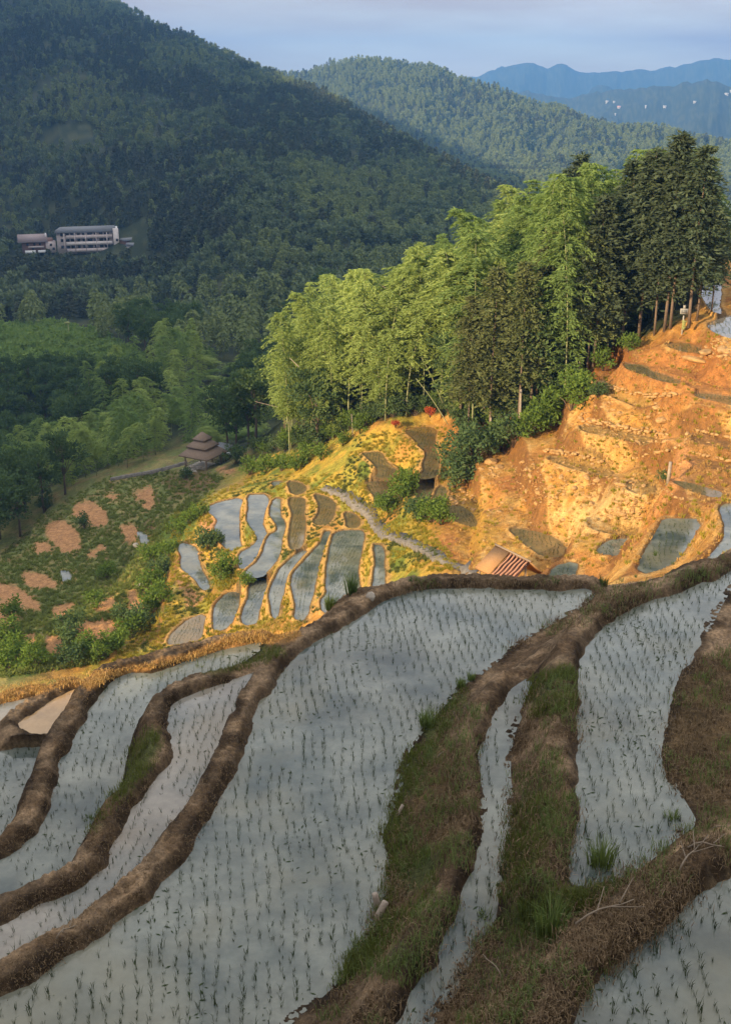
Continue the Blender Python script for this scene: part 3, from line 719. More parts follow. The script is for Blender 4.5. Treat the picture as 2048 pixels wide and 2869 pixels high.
if HAZE > 0:
    zlo, zhi = float(H.min()) - 2, max(float(H.max()), 0) + 25
    mb = MB().box((0, 0, (zlo + zhi) / 2), (11400, 11400, zhi - zlo))
    hm, nt, out = new_mat('evening_haze')
    pv = N(nt, 'ShaderNodeVolumePrincipled'); pv.inputs['Color'].default_value = (.14, .39, .89, 1); pv.inputs['Density'].default_value = HAZE; pv.inputs['Anisotropy'].default_value = .0
    nt.links.new(pv.outputs[0], out.inputs['Volume'])
    tag(link('haze', mb.mesh('haze', hm)), 'thin blue evening haze over the valley', None, None, 'stuff')

# ---------------------------------------------------------------- what covers the ground
PX, PY = project(np.stack([GX, GY, H], -1))
n1 = fbm(GX * .8, GY * .8, 4, 61); n2 = fbm(GX * .22, GY * .22, 3, 67); n3 = fbm(GX * 2.6, GY * 2.6, 3, 71); n4 = fbm(GX * .45, GY * .45, 4, 75)
def lerp(a, b, t): return a * (1 - t[..., None]) + np.asarray(b) * t[..., None]
def full(c): return np.broadcast_to(np.array(c, float), GX.shape + (3,)).copy()
def pzone(poly, feather, jit=0.):
    P = chaikin(poly, 1)
    d = sdf(PX + jit * n1, PY + jit * n3, P, feather * 2 + 1)
    return sstep(feather, -feather, d) * (GY > 1)
fgc = lerp(full((.112, .076, .045)), (.28, .20, .125), sstep(-.4, .5, n3)); fgc = lerp(fgc, (.075, .055, .036), sstep(.0, .5, n1) * .75)
FGREEN = [c6([(340,150),(200,330),(60,720),(90,900),(130,950),(190,760),(230,560),(300,400),(380,250),(480,120),(430,90)]),
    c6([(90,900),(250,800),(340,850),(310,1000),(200,1150),(60,1300),(-80,1400),(-140,1380),(0,1180),(60,1010)]),
    c6([(640,640),(760,560),(870,600),(800,800),(740,950),(590,1040),(590,850)]), c5([(655,262),(600,340),(530,480),(470,620),(360,740),(400,740),(520,600),(640,480),(700,400),(715,300)]),
    c6([(560,1130),(740,1000),(1000,960),(1130,960),(1060,1040),(900,1150),(700,1220),(560,1220)]), c6([(740,50),(850,0),(930,0),(930,150),(860,220),(760,230),(700,170)]),
    c3([(1040,1460),(1240,1440),(1260,1480),(1160,1520),(960,1570),(900,1560)])]
FBROWN = [c6([(330,300),(430,330),(480,600),(420,800),(330,850),(240,850),(130,900),(200,640)]), c6([(1400,0),(1624,-60),(1900,0),(1900,700),(1480,680),(1330,450),(1320,300)])]
for p in FBROWN: fgc = lerp(fgc, (.10, .07, .034), pzone(p, 18, 25) * .75)
for p in FGREEN: fgc = lerp(fgc, (.058, .078, .024), pzone(p, 18, 30) * sstep(-.5, .1, n3) * .9)
wet_shade = sstep(.24, .05, NEARPAD + .08 * n3)
fgc *= (1 - .6 * wet_shade)[..., None]  # damp water edge, deepened to paint in the dikes' shadowed inner sides
# middle distance
orange = lerp(full((.42, .215, .052)), (.50, .30, .095), sstep(-.2, .5, n1)); orange = lerp(orange, (.56, .40, .17), sstep(.1, .55, n3) * .3); orange = lerp(orange, (.28, .14, .045), sstep(.1, .6, fbm(GX * 4.5, GY * 4.5, 2, 78)) * .35); orange = lerp(orange, (.35, .155, .05), sstep(.0, .5, n2)); orange = lerp(orange, (.40, .29, .06), sstep(.15, .6, n4) * .35)
yel = lerp(full((.42, .29, .05)), (.30, .27, .045), sstep(-.2, .3, n1)); yel = lerp(yel, (.13, .17, .03), sstep(.1, .5, n4)); yel = lerp(yel, (.46, .22, .06), sstep(.1, .5, -n2) * .8)
lef = lerp(full((.15, .175, .055)), (.24, .21, .08), sstep(-.2, .4, n1)); lef = lerp(lef, (.22, .14, .07), sstep(.1, .5, n4) * .6)
forest = lerp(full((.028, .04, .018)), (.06, .07, .03), sstep(-.2, .5, n2))
wr = sstep(1150, 1290, PX + 60 * n2 + np.clip(1400 - PY, 0, 300) * .15)
mid = lerp(yel, orange, wr) if False else yel * (1 - wr[..., None]) + orange * wr[..., None]
wl = sstep(90, -90, PX - (650 - (PY - 1340) * 1.0) + 70 * n2)
mid = mid * (1 - wl[..., None]) + lef * wl[..., None]
dk = (sstep(.55, .30, NEARPAD) * sstep(28, 34, RR))[..., None]; mid = mid * (1 - dk * .85) + np.array([.48, .29, .10]) * dk * .85
dk = (sstep(.16, .08, NEARPAD) * sstep(28, 34, RR))[..., None]; mid = mid * (1 - dk * .8) + np.array([.10, .065, .03]) * dk * .8  # dark rim at the water: wet mud plus a painted shadow line
rs_ = (RISER * .9 * (1 - wl))[..., None]; mid = mid * (1 - rs_) + np.array([.21, .10, .034]) * rs_  # brown risers, darkened in colour to stand in for weak shading
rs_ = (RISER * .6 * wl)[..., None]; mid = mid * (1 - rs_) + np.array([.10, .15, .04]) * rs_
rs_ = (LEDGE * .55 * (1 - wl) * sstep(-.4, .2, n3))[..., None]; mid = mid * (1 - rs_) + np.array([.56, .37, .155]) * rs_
dd = (DRYIN * .85)[..., None]; mid = mid * (1 - dd) + np.array([.30, .19, .06]) * dd
SOIL = [c3(q) for q in ([(330,830),(400,800),(470,850),(470,900),(400,910),(340,870)],[(220,900),(290,890),(350,950),(350,1010),(280,1020),(210,950)],[(150,980),(230,990),(230,1030),(170,1030)],[(380,1040),(440,990),(480,1010),(400,1055)],
    [(100,1130),(150,1110),(240,1150),(240,1190),(130,1180)],[(0,1170),(80,1180),(180,1260),(150,1285),(0,1230)],[(0,1240),(60,1270),(90,1330),(40,1390),(0,1350)],[(560,1210),(610,1200),(630,1280),(590,1330)],[(340,1340),(420,1340),(540,1330),(470,1410),(380,1470),(340,1420)],
    [(200,1410),(290,1400),(270,1480),(220,1480)],[(460,760),(540,770),(500,800)],[(600,760),(680,730),(680,780),(620,800)],[(960,650),(1040,655),(1030,685),(980,670)],[(820,1180),(920,1230),(840,1290)],[(880,880),(960,880),(960,930),(900,940)])]
for p, c_ in (([(1660,940),(1800,1000),(2060,930),(2060,1150),(1880,1130),(1750,1090),(1640,1060)], (.34,.145,.045)), ([(1900,1180),(2060,1170),(2060,1420),(1960,1400),(1890,1330)], (.22,.11,.04)), ([(1830,1130),(1885,1140),(1890,1230),(1850,1240)], (.48,.25,.09)), ([(1270,1360),(1330,1400),(1420,1520),(1330,1560),(1240,1440)], (.42,.25,.045)), ([(1600,1400),(1780,1360),(1820,1420),(1650,1500),(1550,1480)], (.55,.38,.16)), ([(1800,1420),(1980,1480),(1950,1540),(1800,1480)], (.36,.17,.045))):
    mid = lerp(mid, c_, pzone(np.array(p, float), 25, 45) * .8)
SOIL = [(np.asarray(p) - np.mean(p, 0)) * 1.22 + np.mean(p, 0) for p in SOIL] + [c3(q) for q in ([(520,900),(610,900),(620,980),(560,1000)], [(240,1260),(330,1240),(300,1320),(230,1330)], [(100,1390),(170,1380),(160,1440),(90,1450)], [(780,1120),(860,1150),(840,1200),(790,1180)], [(640,780),(700,770),(680,840),(630,850)], [(430,1230),(520,1210),(500,1290),(420,1300)])]
for p in SOIL: mid = lerp(mid, (.42, .225, .105), pzone(p, 7, 12) * .95)
for p in ([(700,690),(900,660),(1000,700),(930,760),(760,780)], [(640,900),(720,880),(700,950),(650,950)]): mid = lerp(mid, (.16, .10, .05), pzone(c3(p), 10, 14) * .8)
for p in ([(1480,780),(1530,640),(1580,700),(1590,790),(1510,870),(1420,1000),(1380,1000),(1480,860)],): mid = lerp(mid, (.45, .22, .085), pzone(c4(np.array(p) - 130), 9, 10) * .9)
GREENM = [c3(q) for q in ([(700,900),(840,830),(900,860),(830,960),(750,1060),(700,1200),(720,1330),(600,1400),(430,1500),(420,1440),(640,1330),(660,1100)], [(980,1090),(1060,1080),(1070,1140),(990,1200),(930,1180)], [(0,1400),(180,1420),(160,1580),(0,1600)], [(1080,880),(1140,900),(1140,960),(1090,960)])]
for p in GREENM: mid = lerp(mid, (.07, .13, .025), pzone(p, 12, 20) * .85)
r_ = np.hypot(GX, GY)
behind = sstep(0, 6, r_ - 118 + 18 * n2) * sstep(560, 640, PX) * 1.0
behind = np.maximum(behind, pzone(np.array([(690,1270),(760,1275),(830,1265),(900,1250),(960,1215),(1050,1180),(1250,1150),(1300,1205),(1400,1185),(1500,1150),(1600,1090),(1680,990),(1800,945),(1900,905),(1960,870),(1960,760),(1000,760),(700,1000)], float), 10, 10) * (RR > 75))
behind = np.maximum(behind, sstep(0, 10, r_ - 150 + 10 * n2)); mid = mid * (1 - behind[..., None]) + forest * behind[..., None]
t = sstep(22.5, 25.5, r_ + .8 * n2)[..., None]
# the lit crest of the lowest foreground banks is dry orange grass
drye = pzone(np.concatenate([c5([(-40,90),(300,40),(760,-30)]), c3([(1200,1330),(1320,1330),(1340,1420),(1180,1430)]), c5([(640,10),(480,55),(420,110),(330,70),(0,170),(-40,170)])]), 6, 10)
fgc = lerp(fgc, (.36, .20, .075), drye * .9)
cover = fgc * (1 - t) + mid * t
# beds of the paddies
cover[INSIDE] = cover[INSIDE] * .3 + np.array([.14, .11, .07]) * .7
cover = np.clip(cover, .004, .8)

idx = np.arange(NR * NC).reshape(NR, NC)
nxt = np.roll(idx, -1, 1)
Q = np.stack([idx[:-1], idx[1:], nxt[1:], nxt[:-1]], -1).reshape(-1, 4)[:, ::-1]
V = np.stack([GX, GY, H], -1).reshape(-1, 3); V = np.concatenate([V, [[0, 0, float(H[0].mean())]]])
T = np.stack([np.full(NC, NR * NC), idx[0], nxt[0]], -1)[:, ::-1]
me = mesh_np('ground', V, [Q, T], 'ground', smooth=True)
ca = me.color_attributes.new('cover', 'FLOAT_COLOR', 'POINT')
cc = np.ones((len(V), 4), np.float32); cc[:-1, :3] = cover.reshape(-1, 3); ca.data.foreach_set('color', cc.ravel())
tag(link('terraced_ground', me), 'terraced mountain ground with earth banks and forested slopes', None, None, 'structure')

# ---------------------------------------------------------------- flooded paddies
WMAT = {'sandy': 'sand_water', 'corner': 'pale_water', 'second': 'pale_water', 'q6': 'pale_water', 'q7': 'pale_water'}
for k, poly, z, ch, cw, fg in PAD:
    P = poly; nrm = np.roll(P, -1, 0) - np.roll(P, 1, 0); nrm = unit(np.stack([nrm[:, 1], -nrm[:, 0]], -1))
    area = .5 * np.sum(P[:, 0] * np.roll(P[:, 1], -1) - np.roll(P[:, 0], -1) * P[:, 1])
    P = P + nrm * (.105 if fg else .22) * (1 if area > 0 else -1)
    if area < 0: P = P[::-1]
    me = bpy.data.meshes.new('paddy_water'); me.from_pydata([(a, b, z) for a, b in P], [], [list(range(len(P)))])
    me.materials.append(M[WMAT.get(k, 'brown_water' if k in BROWN else 'water')])
    tag(link('paddy_water', me), None, None, None, 'structure')
# ---------------------------------------------------------------- rice seedlings
def seedling_mesh(n, h):
    C = np.concatenate([rng.normal(size=(n, 2)) * .010, np.full((n, 1), -.03)], 1)
    a = rng.random(n) * 6.283; D = np.stack([np.cos(a), np.sin(a), np.zeros(n)], -1)
    return blades(C, D * .55, h * (.7 + .5 * rng.random(n)), .007, np.clip(rng.normal(.35, .3, n), 0, 1.2))
def in_poly_pts(poly, spacing, margin, skew=0., ang=0.):
    c, s = math.cos(ang), math.sin(ang)
    Rm = np.array([[c, -s], [s, c]]); q = poly @ Rm
    xs = np.arange(q[:, 0].min(), q[:, 0].max(), spacing[0]); ys = np.arange(q[:, 1].min(), q[:, 1].max(), spacing[1])
    X, Y = np.meshgrid(xs, ys)
    X = X + spacing[0] * .25 * fbm(X * .5, Y * .5, 2, 5) * 3
    P = np.stack([X.ravel(), Y.ravel()], -1) @ Rm.T
    d = sdf(P[:, 0], P[:, 1], poly, 1.0)
    d = np.where(np.abs(d) > 900, 1, d)
    # deep inside points are far from any edge but still inside
    return P[d < -margin]
RICE = []
for k, poly, z, ch, cw, fg in PAD:
    if k in NO_RICE or k in ('sandy', 'corner'): continue
    sp = (.165, .115) if fg else (.26, .15)
    if k in ('q6', 'q7'): sp = (.42, .25)
    P = in_poly_pts(poly, sp, .07 if fg else .12, ang={'big': .12, 'second': -.1}.get(k, 0.) + (0 if fg else random.uniform(-.25, .25)))
    P = P + rng.normal(size=P.shape) * (.017 if fg else .012)
    keep = rng.random(len(P)) < (.93 if fg else .97)
    keep &= (fbm(P[:, 0] * 1.3, P[:, 1] * 1.3, 3, 88) > -.33) | (rng.random(len(P)) < .35)
    if k == 'third': keep &= rng.random(len(P)) < .75
    P = P[keep]
    if len(P): RICE.append((np.concatenate([P, np.full((len(P), 1), z)], 1), fg, k))
FGR = np.concatenate([a for a, fg, k in RICE if fg]); FGK = np.concatenate([np.full(len(a), i) for i, (a, fg, k) in enumerate(RICE) if fg])
u, v = project(FGR)
vis = (u > 5) & (u < 2043) & (v > 5) & (v < 2860)
# those hidden by a bank are not among the first ones
def seen(P):
    ok = np.ones(len(P), bool)
    for s in np.linspace(.9, .995, 24):
        q = P * s; ok &= q[:, 2] + .03 > height(q[:, 0], q[:, 1], H)
    return ok
vis &= seen(FGR)
dist = np.linalg.norm(FGR, axis=1); order = np.argsort(np.where(vis, dist, 1e6))
first = order[:300]; rest = np.setdiff1d(np.arange(len(FGR)), first)
rest = rest[(u[rest] > -300) & (u[rest] < 2350)]
SM = []
for i in range(8):
    V, Q, T = seedling_mesh(5 + i % 3, .115 + .008 * i)
    SM.append(mesh_np('rice_seedling', V, [Q, T], 'rice', tone=rng.random(len(V))))
for i in first:
    o = link('rice_seedling', SM[rng.integers(8)], None, tuple(FGR[i]), (0, 0, rng.random() * 6.28)); s = .65 + .75 * rng.random(); o.scale = (s, s, s)
    tag(o, 'young dark green rice seedling standing in flooded foreground paddy', 'rice seedling', 'rice seedlings planted in the near paddies')
VV, QQ, TT, n0 = [], [], [], 0
def addrice(P, k, h, w, hh):
    global n0
    sc_ = .6 + .8 * rng.random(len(P))
    for j in range(k):
        C = P + np.concatenate([rng.normal(size=(len(P), 2)) * hh, np.full((len(P), 1), -.03)], 1)
        a = rng.random(len(P)) * 6.283; D = np.stack([np.cos(a), np.sin(a), np.zeros(len(P))], -1) * .55
        V, Q, T = blades(C, D, h * sc_ * (.7 + .6 * rng.random(len(P))), w, np.clip(rng.normal(.35, .35, len(P)), 0, 1.3))
        VV.append(V); QQ.append(Q + n0); TT.append(T + n0); n0 += len(V)
addrice(FGR[rest], 5, .128, .0068, .009)
MR = np.concatenate([a for a, fg, k in RICE if not fg]); addrice(MR, 2, .15, .022, .03)
V = np.concatenate(VV)
tag(link('rice_seedlings', mesh_np('rice_seedlings', V, [np.concatenate(QQ), np.concatenate(TT)], 'rice', tone=rng.random(len(V)))), 'rows of rice seedlings filling the flooded terraces', 'rice plants', None, 'stuff')

# ---------------------------------------------------------------- grass, straw and weeds on the near banks
def px_points(poly, n, rmin=7., rmax=45., Z=None):
    P = np.asarray(poly, float); lo, hi = P.min(0), P.max(0); out = []
    cnt = 0
    while cnt < n:
        q = lo + rng.random((n * 3, 2)) * (hi - lo)
        d = sdf(q[:, 0], q[:, 1], P, 1e3); q = q[d < 0]; out.append(q); cnt += len(q)
    q = np.concatenate(out)[:n]
    return hit(q[:, 0], q[:, 1], rmin, rmax, H if Z is None else Z)
def keep_dry(W, m=.03, zpos=True):
    ok = np.ones(len(W), bool)
    for k, poly, z, ch, cw, fg in PAD:
        d = sdf(W[:, 0], W[:, 1], poly, m + .01); ok &= ~((d < m) | ((d < 1) & (d < m)))
        near = sdf(W[:, 0], W[:, 1], poly, 30.) ; ok &= ~(near < m)
    return W[ok]
def blade_field(name, W, per, h, w, mat, droop, label, cat, spread=.05, lie=.55):
    P = np.repeat(W, per, 0); P = P + np.concatenate([rng.normal(size=(len(P), 2)) * spread, np.full((len(P), 1), -.02)], 1)
    a = rng.random(len(P)) * 6.283; D = np.stack([np.cos(a), np.sin(a), np.zeros(len(P))], -1) * lie
    V, Q, T = blades(P, D, h * (.5 + .9 * rng.random(len(P))), w, np.clip(rng.normal(droop, .35, len(P)), 0, 1.5))
    tone = np.repeat(rng.random(len(P)), 5)
    return tag(link(name, mesh_np(name, V, [Q, T], mat, tone=tone)), label, cat, None, 'stuff')
gp = np.concatenate([keep_dry(px_points(p, n)) for p, n in zip(FGREEN, (1100, 1300, 900, 450, 900, 700, 350))])
gp = gp[fbm(gp[:, 0] * 1.9, gp[:, 1] * 1.9, 3, 103) > -.12]
gp = gp + np.concatenate([rng.normal(size=(len(gp), 2)) * .05, np.zeros((len(gp), 1))], 1)
blade_field('grass', gp, 5, .12, .009, 'grass', .5, 'short green grass growing on the near banks', 'grass')
BANKS = [c6([(430,80),(300,300),(160,700),(100,900),(60,1050),(-120,1330),(-200,1580),(100,1600),(300,1290),(430,1000),(500,700),(490,450),(540,200)]),
    c6([(760,60),(930,0),(940,400),(940,700),(900,930),(600,1060),(590,850),(630,500)]), c6([(1400,0),(1624,-100),(1624,660),(1440,690),(1330,430),(1330,250)]),
    c6([(560,1140),(1000,970),(1200,880),(1380,720),(1624,660),(1624,900),(1300,1180),(1000,1440),(860,1600),(150,1600),(330,1440)]),
    c4([(30,1230),(200,1150),(900,1150),(1200,1180),(1624,1050),(1624,1110),(1150,1290),(600,1480),(400,1586),(520,1500),(980,1180),(400,1180),(100,1240)])]
bp = np.concatenate([keep_dry(px_points(p, n)) for p, n in zip(BANKS, (2600, 1500, 1100, 3600, 1600))])
bp = bp[fbm(bp[:, 0] * 2.1, bp[:, 1] * 2.1, 3, 101) > -.16]
blade_field('dry_grass', bp, 5, .11, .010, 'straw', .9, 'dead brown straw and dry grass littering the near banks', 'dry grass', .08, .9)
wp = np.concatenate([keep_dry(px_points(p, n)) for p, n in zip(BANKS, (900, 650, 260, 800, 260))]); wp = wp[fbm(wp[:, 0] * 1.6, wp[:, 1] * 1.6, 3, 105) > -.05]
blade_field('weeds', wp, 9, .17, .008, 'tuft', .7, 'sparse yellow-green weeds between the dead straw of the banks', 'weeds', .05, .6)
DIKES = [c5([(0,1330),(480,1000),(900,520),(1160,40),(1290,0),(1080,380),(860,800),(400,1240),(0,1470)]), c5([(0,1060),(350,870),(420,690),(700,420),(660,200),(780,90),(1000,30),(1140,10),(1140,30),(860,110),(745,200),(765,380),(550,680),(460,900),(0,1145)]),
    c5([(0,770),(120,600),(250,280),(330,120),(420,100),(440,120),(340,290),(230,570),(130,770),(0,850)]), c5([(0,110),(300,40),(760,-30),(640,15),(330,80),(0,165)])]
dp = np.concatenate([keep_dry(px_points(p, n)) for p, n in zip(DIKES, (1000, 850, 480, 350))])
blade_field('dead_straw', dp, 4, .05, .009, 'straw', 1.1, 'short dead straw trampled into the earth dikes', 'straw', .05, 1.1)
lp = np.concatenate([keep_dry(px_points(p, n)) for p, n in ((np.concatenate([c5([(-40,90),(300,40),(760,-30)]), c3([(1200,1330),(1320,1330),(1330,1400),(1180,1430)]), c5([(640,10),(480,55),(420,90),(330,70),(0,165)])]), 1600),)])
blade_field('cut_straw', lp, 5, .09, .012, 'dry_grass', .9, 'sunlit orange straw along the lowest foreground bank', 'straw', .06, .9)

# leaves, straw bits and scum floating on the water
FL = []
for k, poly, z, ch, cw, fg in PAD:
    if not fg or k in ('sandy', 'corner'): continue
    P = in_poly_pts(poly, (.075, .075), .03); P = P + rng.normal(size=P.shape) * .03
    nn = fbm(P[:, 0] * 1.1, P[:, 1] * 1.1, 4, 121); keep = rng.random(len(P)) < np.clip(.05 + (nn - .12) * (1.6 if k in ('right', 'channel') else .75), .02, .8); P = P[keep]
    FL.append(np.concatenate([P, np.full((len(P), 1), z + .004)], 1))
FL = np.concatenate(FL); a = rng.random(len(FL)) * 6.283; sz = .025 + .075 * rng.random(len(FL)) ** 2
Dv = np.stack([np.cos(a), np.sin(a), np.zeros(len(FL))], -1); Sv = np.stack([-np.sin(a), np.cos(a), np.zeros(len(FL))], -1)
V = np.stack([FL, FL + Dv * sz[:, None] * .5 + Sv * sz[:, None] * .14, FL + Dv * sz[:, None], FL + Dv * sz[:, None] * .5 - Sv * sz[:, None] * .14], 1).reshape(-1, 3)
V[:, 2] += rng.random(len(V)) * .004
tag(link('floating_debris', mesh_np('floating_debris', V, [np.arange(len(V)).reshape(-1, 4)], 'rice', tone=np.repeat(rng.random(len(FL)), 4))), 'small leaves and scum floating on the near paddies', 'debris', None, 'stuff')
# ---------------------------------------------------------------- the bamboo and fir grove
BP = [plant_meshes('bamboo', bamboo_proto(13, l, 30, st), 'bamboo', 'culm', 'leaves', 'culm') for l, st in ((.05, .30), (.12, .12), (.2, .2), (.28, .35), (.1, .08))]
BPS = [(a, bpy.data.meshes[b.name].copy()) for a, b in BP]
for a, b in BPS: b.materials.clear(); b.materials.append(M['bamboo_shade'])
FP = [plant_meshes('fir', fir_proto(17, 2.5, s, 32), 'fir', 'bark') for s in (.22, .34, .28)]
FPR = [(a, b.copy()) for a, b in FP]
for a, b in FPR: b.materials.clear(); b.materials.append(M['rust_fir'])
LP = [plant_meshes('tree', broad_proto(8, 2.6), 'leaf', 'bark') for _ in range(3)]
SP_ = [plant_meshes('shrub', shrub_proto(1.3, .9), 'shrub', 'bark', 'leaves', 'stems') for _ in range(3)]
SPD = [(a, b.copy()) for a, b in SP_]
for a, b in SPD: b.materials.clear(); b.materials.append(M['leaf'])
_made = {}
def plant(kind, meshset, i, P, scale, label, cat, group, rz=None, names=('trunk', 'crown')):
    key = (kind, id(meshset), i)
    if key not in _made:
        o = make_plant(kind, meshset[i], label, cat, group, names); _made[key] = o
    else:
        o = copy_tree(_made[key])
    tag(o, label, cat, group)
    if group is None and 'group' in o: del o['group']
    o.location = tuple(P); o.rotation_euler = (0, 0, rng.random() * 6.283 if rz is None else rz)
    o.scale = (scale if np.ndim(scale) else (scale,) * 3)
    return o
OUTL = np.array([(560,1310),(700,1290),(735,1110),(752,985),(800,875),(830,858),(920,795),(1050,745),(1130,725),(1180,690),(1300,645),(1350,625),(1420,545),(1500,520),(1560,470),(1650,480),(1700,455),(1750,450),(1800,430),(1850,420),(1960,430),(2000,520),(2060,650)], float)
def top_limit(P, h):
    """tree height that just reaches the grove's outline in the photograph"""
    u, v = project(P); lim = np.interp(u, OUTL[:, 0], OUTL[:, 1])
    for hh in np.linspace(h, 2.5, 30):
        q = np.array(P) + np.array([0, 0, hh]); a, b = project(q)
        if b >= np.interp(a, OUTL[:, 0], OUTL[:, 1]) - 12: return hh
    return 2.5
def poisson(P, dmin, have=None, dm=None):
    keep = [] if have is None else [np.asarray(h) for h in have]; k0 = len(keep)
    for i, p in enumerate(P):
        d_ = dmin if dm is None else dm[i]
        if all((p[0] - q[0]) ** 2 + (p[1] - q[1]) ** 2 > d_ * d_ for q in keep): keep.append(p)
    return keep[k0:]
firs = [  # top pixel, base pixel, rusty?
 ((1850,378),(1858,930),0),((1957,405),(1928,918),0),((1806,416),(1790,950),0),((1755,440),(1740,960),0),((1607,436),(1600,880),0),((1572,480),(1570,900),0),((1654,545),(1660,1040),0),
 ((1395,745),(1372,1235),1),((1460,735),(1452,1185),1),((1660,640),(1640,1090),1),((1690,700),(1700,1010),0),((1905,440),(1878,922),0),((1975,520),(1950,900),0),((1545,640),(1520,1120),1),((1480,700),(1500,1150),1),((1330,830),(1310,1225),1),((2005,600),(1990,880),0),((1880,500),(1930,880),0),((1720,520),(1720,980),0),((1425,850),(1410,1215),1),((1820,560),(1830,940),0)]
FB = []
for top, base, rust in firs:
    P = hit(np.array([base[0]]), np.array([base[1]]))[0]; FB.append(P)
    dep = P[1] * CP - P[2] * SP
    hh = 4
    for h_ in np.linspace(4, 28, 97):
        if project(P + np.array([0, 0, h_]))[1] < top[1]: break
        hh = h_
    lab = ('rusty green fir with flat tiered boughs at the sunlit front of the grove' if rust else 'tall dark fir rising above the right end of the bamboo grove')
    plant('fir_tree', FPR if rust else FP, int(rng.integers(3)), P, (hh / 17 * (1.3 if rust else 1.5), hh / 17 * (1.3 if rust else 1.5), hh / 17), lab, 'fir tree', 'rusty firs in front of the bamboo' if rust else 'tall dark firs at the top of the grove')
GROVE = np.array([(800,1292),(810,1288),(830,1275),(900,1262),(960,1225),(1050,1185),(1250,1150),(1300,1215),(1400,1195),(1500,1160),(1600,1100),(1680,1000),(1800,950),(1900,915),(1960,880),(1960,800),(1700,790),(1400,900),(1150,1020),(880,1100),(810,1160),(790,1230)], float)
cand = px_points(GROVE, 2600, 60, 135)
pts = poisson(cand, 1.6, FB)
bl, nb = 0, 0
for P in pts:
    u, v = project(P)
    h = top_limit(P, 15.5 * (.7 + .5 * rng.random())) * (1 - .18 * rng.random() ** 2); wd_ = .75 + .6 * rng.random()
    if h < 4: continue
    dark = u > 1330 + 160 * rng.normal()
    if rng.random() < .15:
        plant('broadleaf_tree', LP, int(rng.integers(3)), P, min(h, 9) / 8, 'dark round broadleaf tree mixed in among the grove bamboo', 'tree', 'dark broadleaf trees inside the grove'); continue
    nb += 1
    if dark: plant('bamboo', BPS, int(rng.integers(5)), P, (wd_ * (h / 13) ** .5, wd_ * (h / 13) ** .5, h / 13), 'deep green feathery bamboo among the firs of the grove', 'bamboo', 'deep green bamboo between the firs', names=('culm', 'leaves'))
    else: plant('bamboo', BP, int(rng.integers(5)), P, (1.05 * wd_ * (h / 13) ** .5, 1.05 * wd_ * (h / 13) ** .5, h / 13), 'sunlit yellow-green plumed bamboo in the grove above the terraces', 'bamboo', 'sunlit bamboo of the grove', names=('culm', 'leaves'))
print('grove bamboo', nb)
# shrubs along the foot of the grove and on the terraces
SHR = [((900,1290),1.3,0),((960,1250),1.0,0),((1010,1215),1.1,0),((1300,1260),2.0,1),((1330,1290),2.1,1),((1370,1275),2.0,1),((1400,1265),1.9,0),((1440,1250),2.0,1),((1480,1225),1.8,0),((1520,1205),2.0,0),((1560,1180),2.1,0),((1600,1150),2.0,0),((1560,1140),2.2,1),
 ((1630,1120),1.7,0),((1280,1330),2.0,1),((1310,1350),1.8,1),((1270,1370),1.6,1),((1690,1040),1.4,0),((1760,985),1.1,0),((1180,1460),1.5,1),((1210,1465),1.6,0),((1235,1470),1.3,0),((1090,1440),1.4,0),((1125,1400),1.5,0),((1140,1370),1.4,0),((1075,1430),1.1,1),
 ((585,1540),1.5,1),((600,1530),1.1,1),((640,1600),1.2,0),((620,1625),1.1,0),((430,1580),1.4,0),((445,1620),1.5,1),((430,1660),1.6,0),((455,1690),1.4,0),((430,1720),1.5,0),((400,1760),1.5,1),((370,1790),1.4,0),((320,1820),1.3,0),((280,1850),1.2,0),((470,1560),1.2,0),((500,1500),1.3,0),((530,1470),1.2,0),((560,1450),1.1,0),
 ((200,1770),1.4,1),((195,1820),1.5,1),((200,1860),1.3,1),((60,1850),1.6,0),((30,1880),1.5,0),((100,1870),1.4,0),((20,1800),1.5,0),((130,1430),1.4,1),((240,1480),1.2,1),((300,1620),1.2,0),((270,1700),1.1,0),((690,1640),.8,0),((700,1330),1.5,0),((740,1330),1.6,0),((790,1320),1.4,0),((660,1300),1.6,1),((830,1320),1.3,0),((850,1300),1.4,0),((520,1340),1.0,1),((1675,1115),.9,1),((40,1740),1.4,0),((240,1830),1.2,0),((345,1740),1.1,1)]
for k_ in range(46):
    t_ = k_ / 45; xx = 720 + 900 * t_; yy = np.interp(xx, [690,760,830,900,960,1050,1250,1300,1400,1500,1600], [1272,1268,1255,1245,1212,1176,1145,1195,1180,1145,1085]) + rng.normal() * 8
    SHR.append(((xx, yy), 1.0 + .8 * rng.random(), 1 if rng.random() < .7 else 0))
for (pp, s, dk) in SHR:
    P = hit(np.array([pp[0]]), np.array([pp[1]]), 26, 200, H)[0]
    lab = None
    if pp[0] > 1240: lab, grp = ('dark leafy shrub at the foot of the firs' if dk else 'bright green shrub at the edge of the fir grove'), 'shrubs below the firs'
    elif pp[0] > 650: lab, grp = ('dark green shrub between the sunlit terraces and stone path' if dk else 'fresh green shrub near the bamboo foot and terraces'), 'shrubs round the middle terraces'
    else: lab, grp = ('dark green shrub on the left terraced slope' if dk else 'light green shrub on the left terraced slope'), 'shrubs on the left slope'
    plant('shrub', SPD if dk else SP_, int(rng.integers(3)), P, s, lab, 'shrub', grp, names=('stems', 'leaves'))
RS = plant_meshes('red_shrub', shrub_proto(.9, .6, 500, .14), 'red_leaf', 'bark', 'leaves', 'stems'); RSS = [RS]
plant('red_shrub', RSS, 0, hit(np.array([1205]), np.array([1168]))[0], 1.0, 'small red-leaved shrub under the grove above the brown terrace', 'shrub', None, names=('stems', 'leaves'))
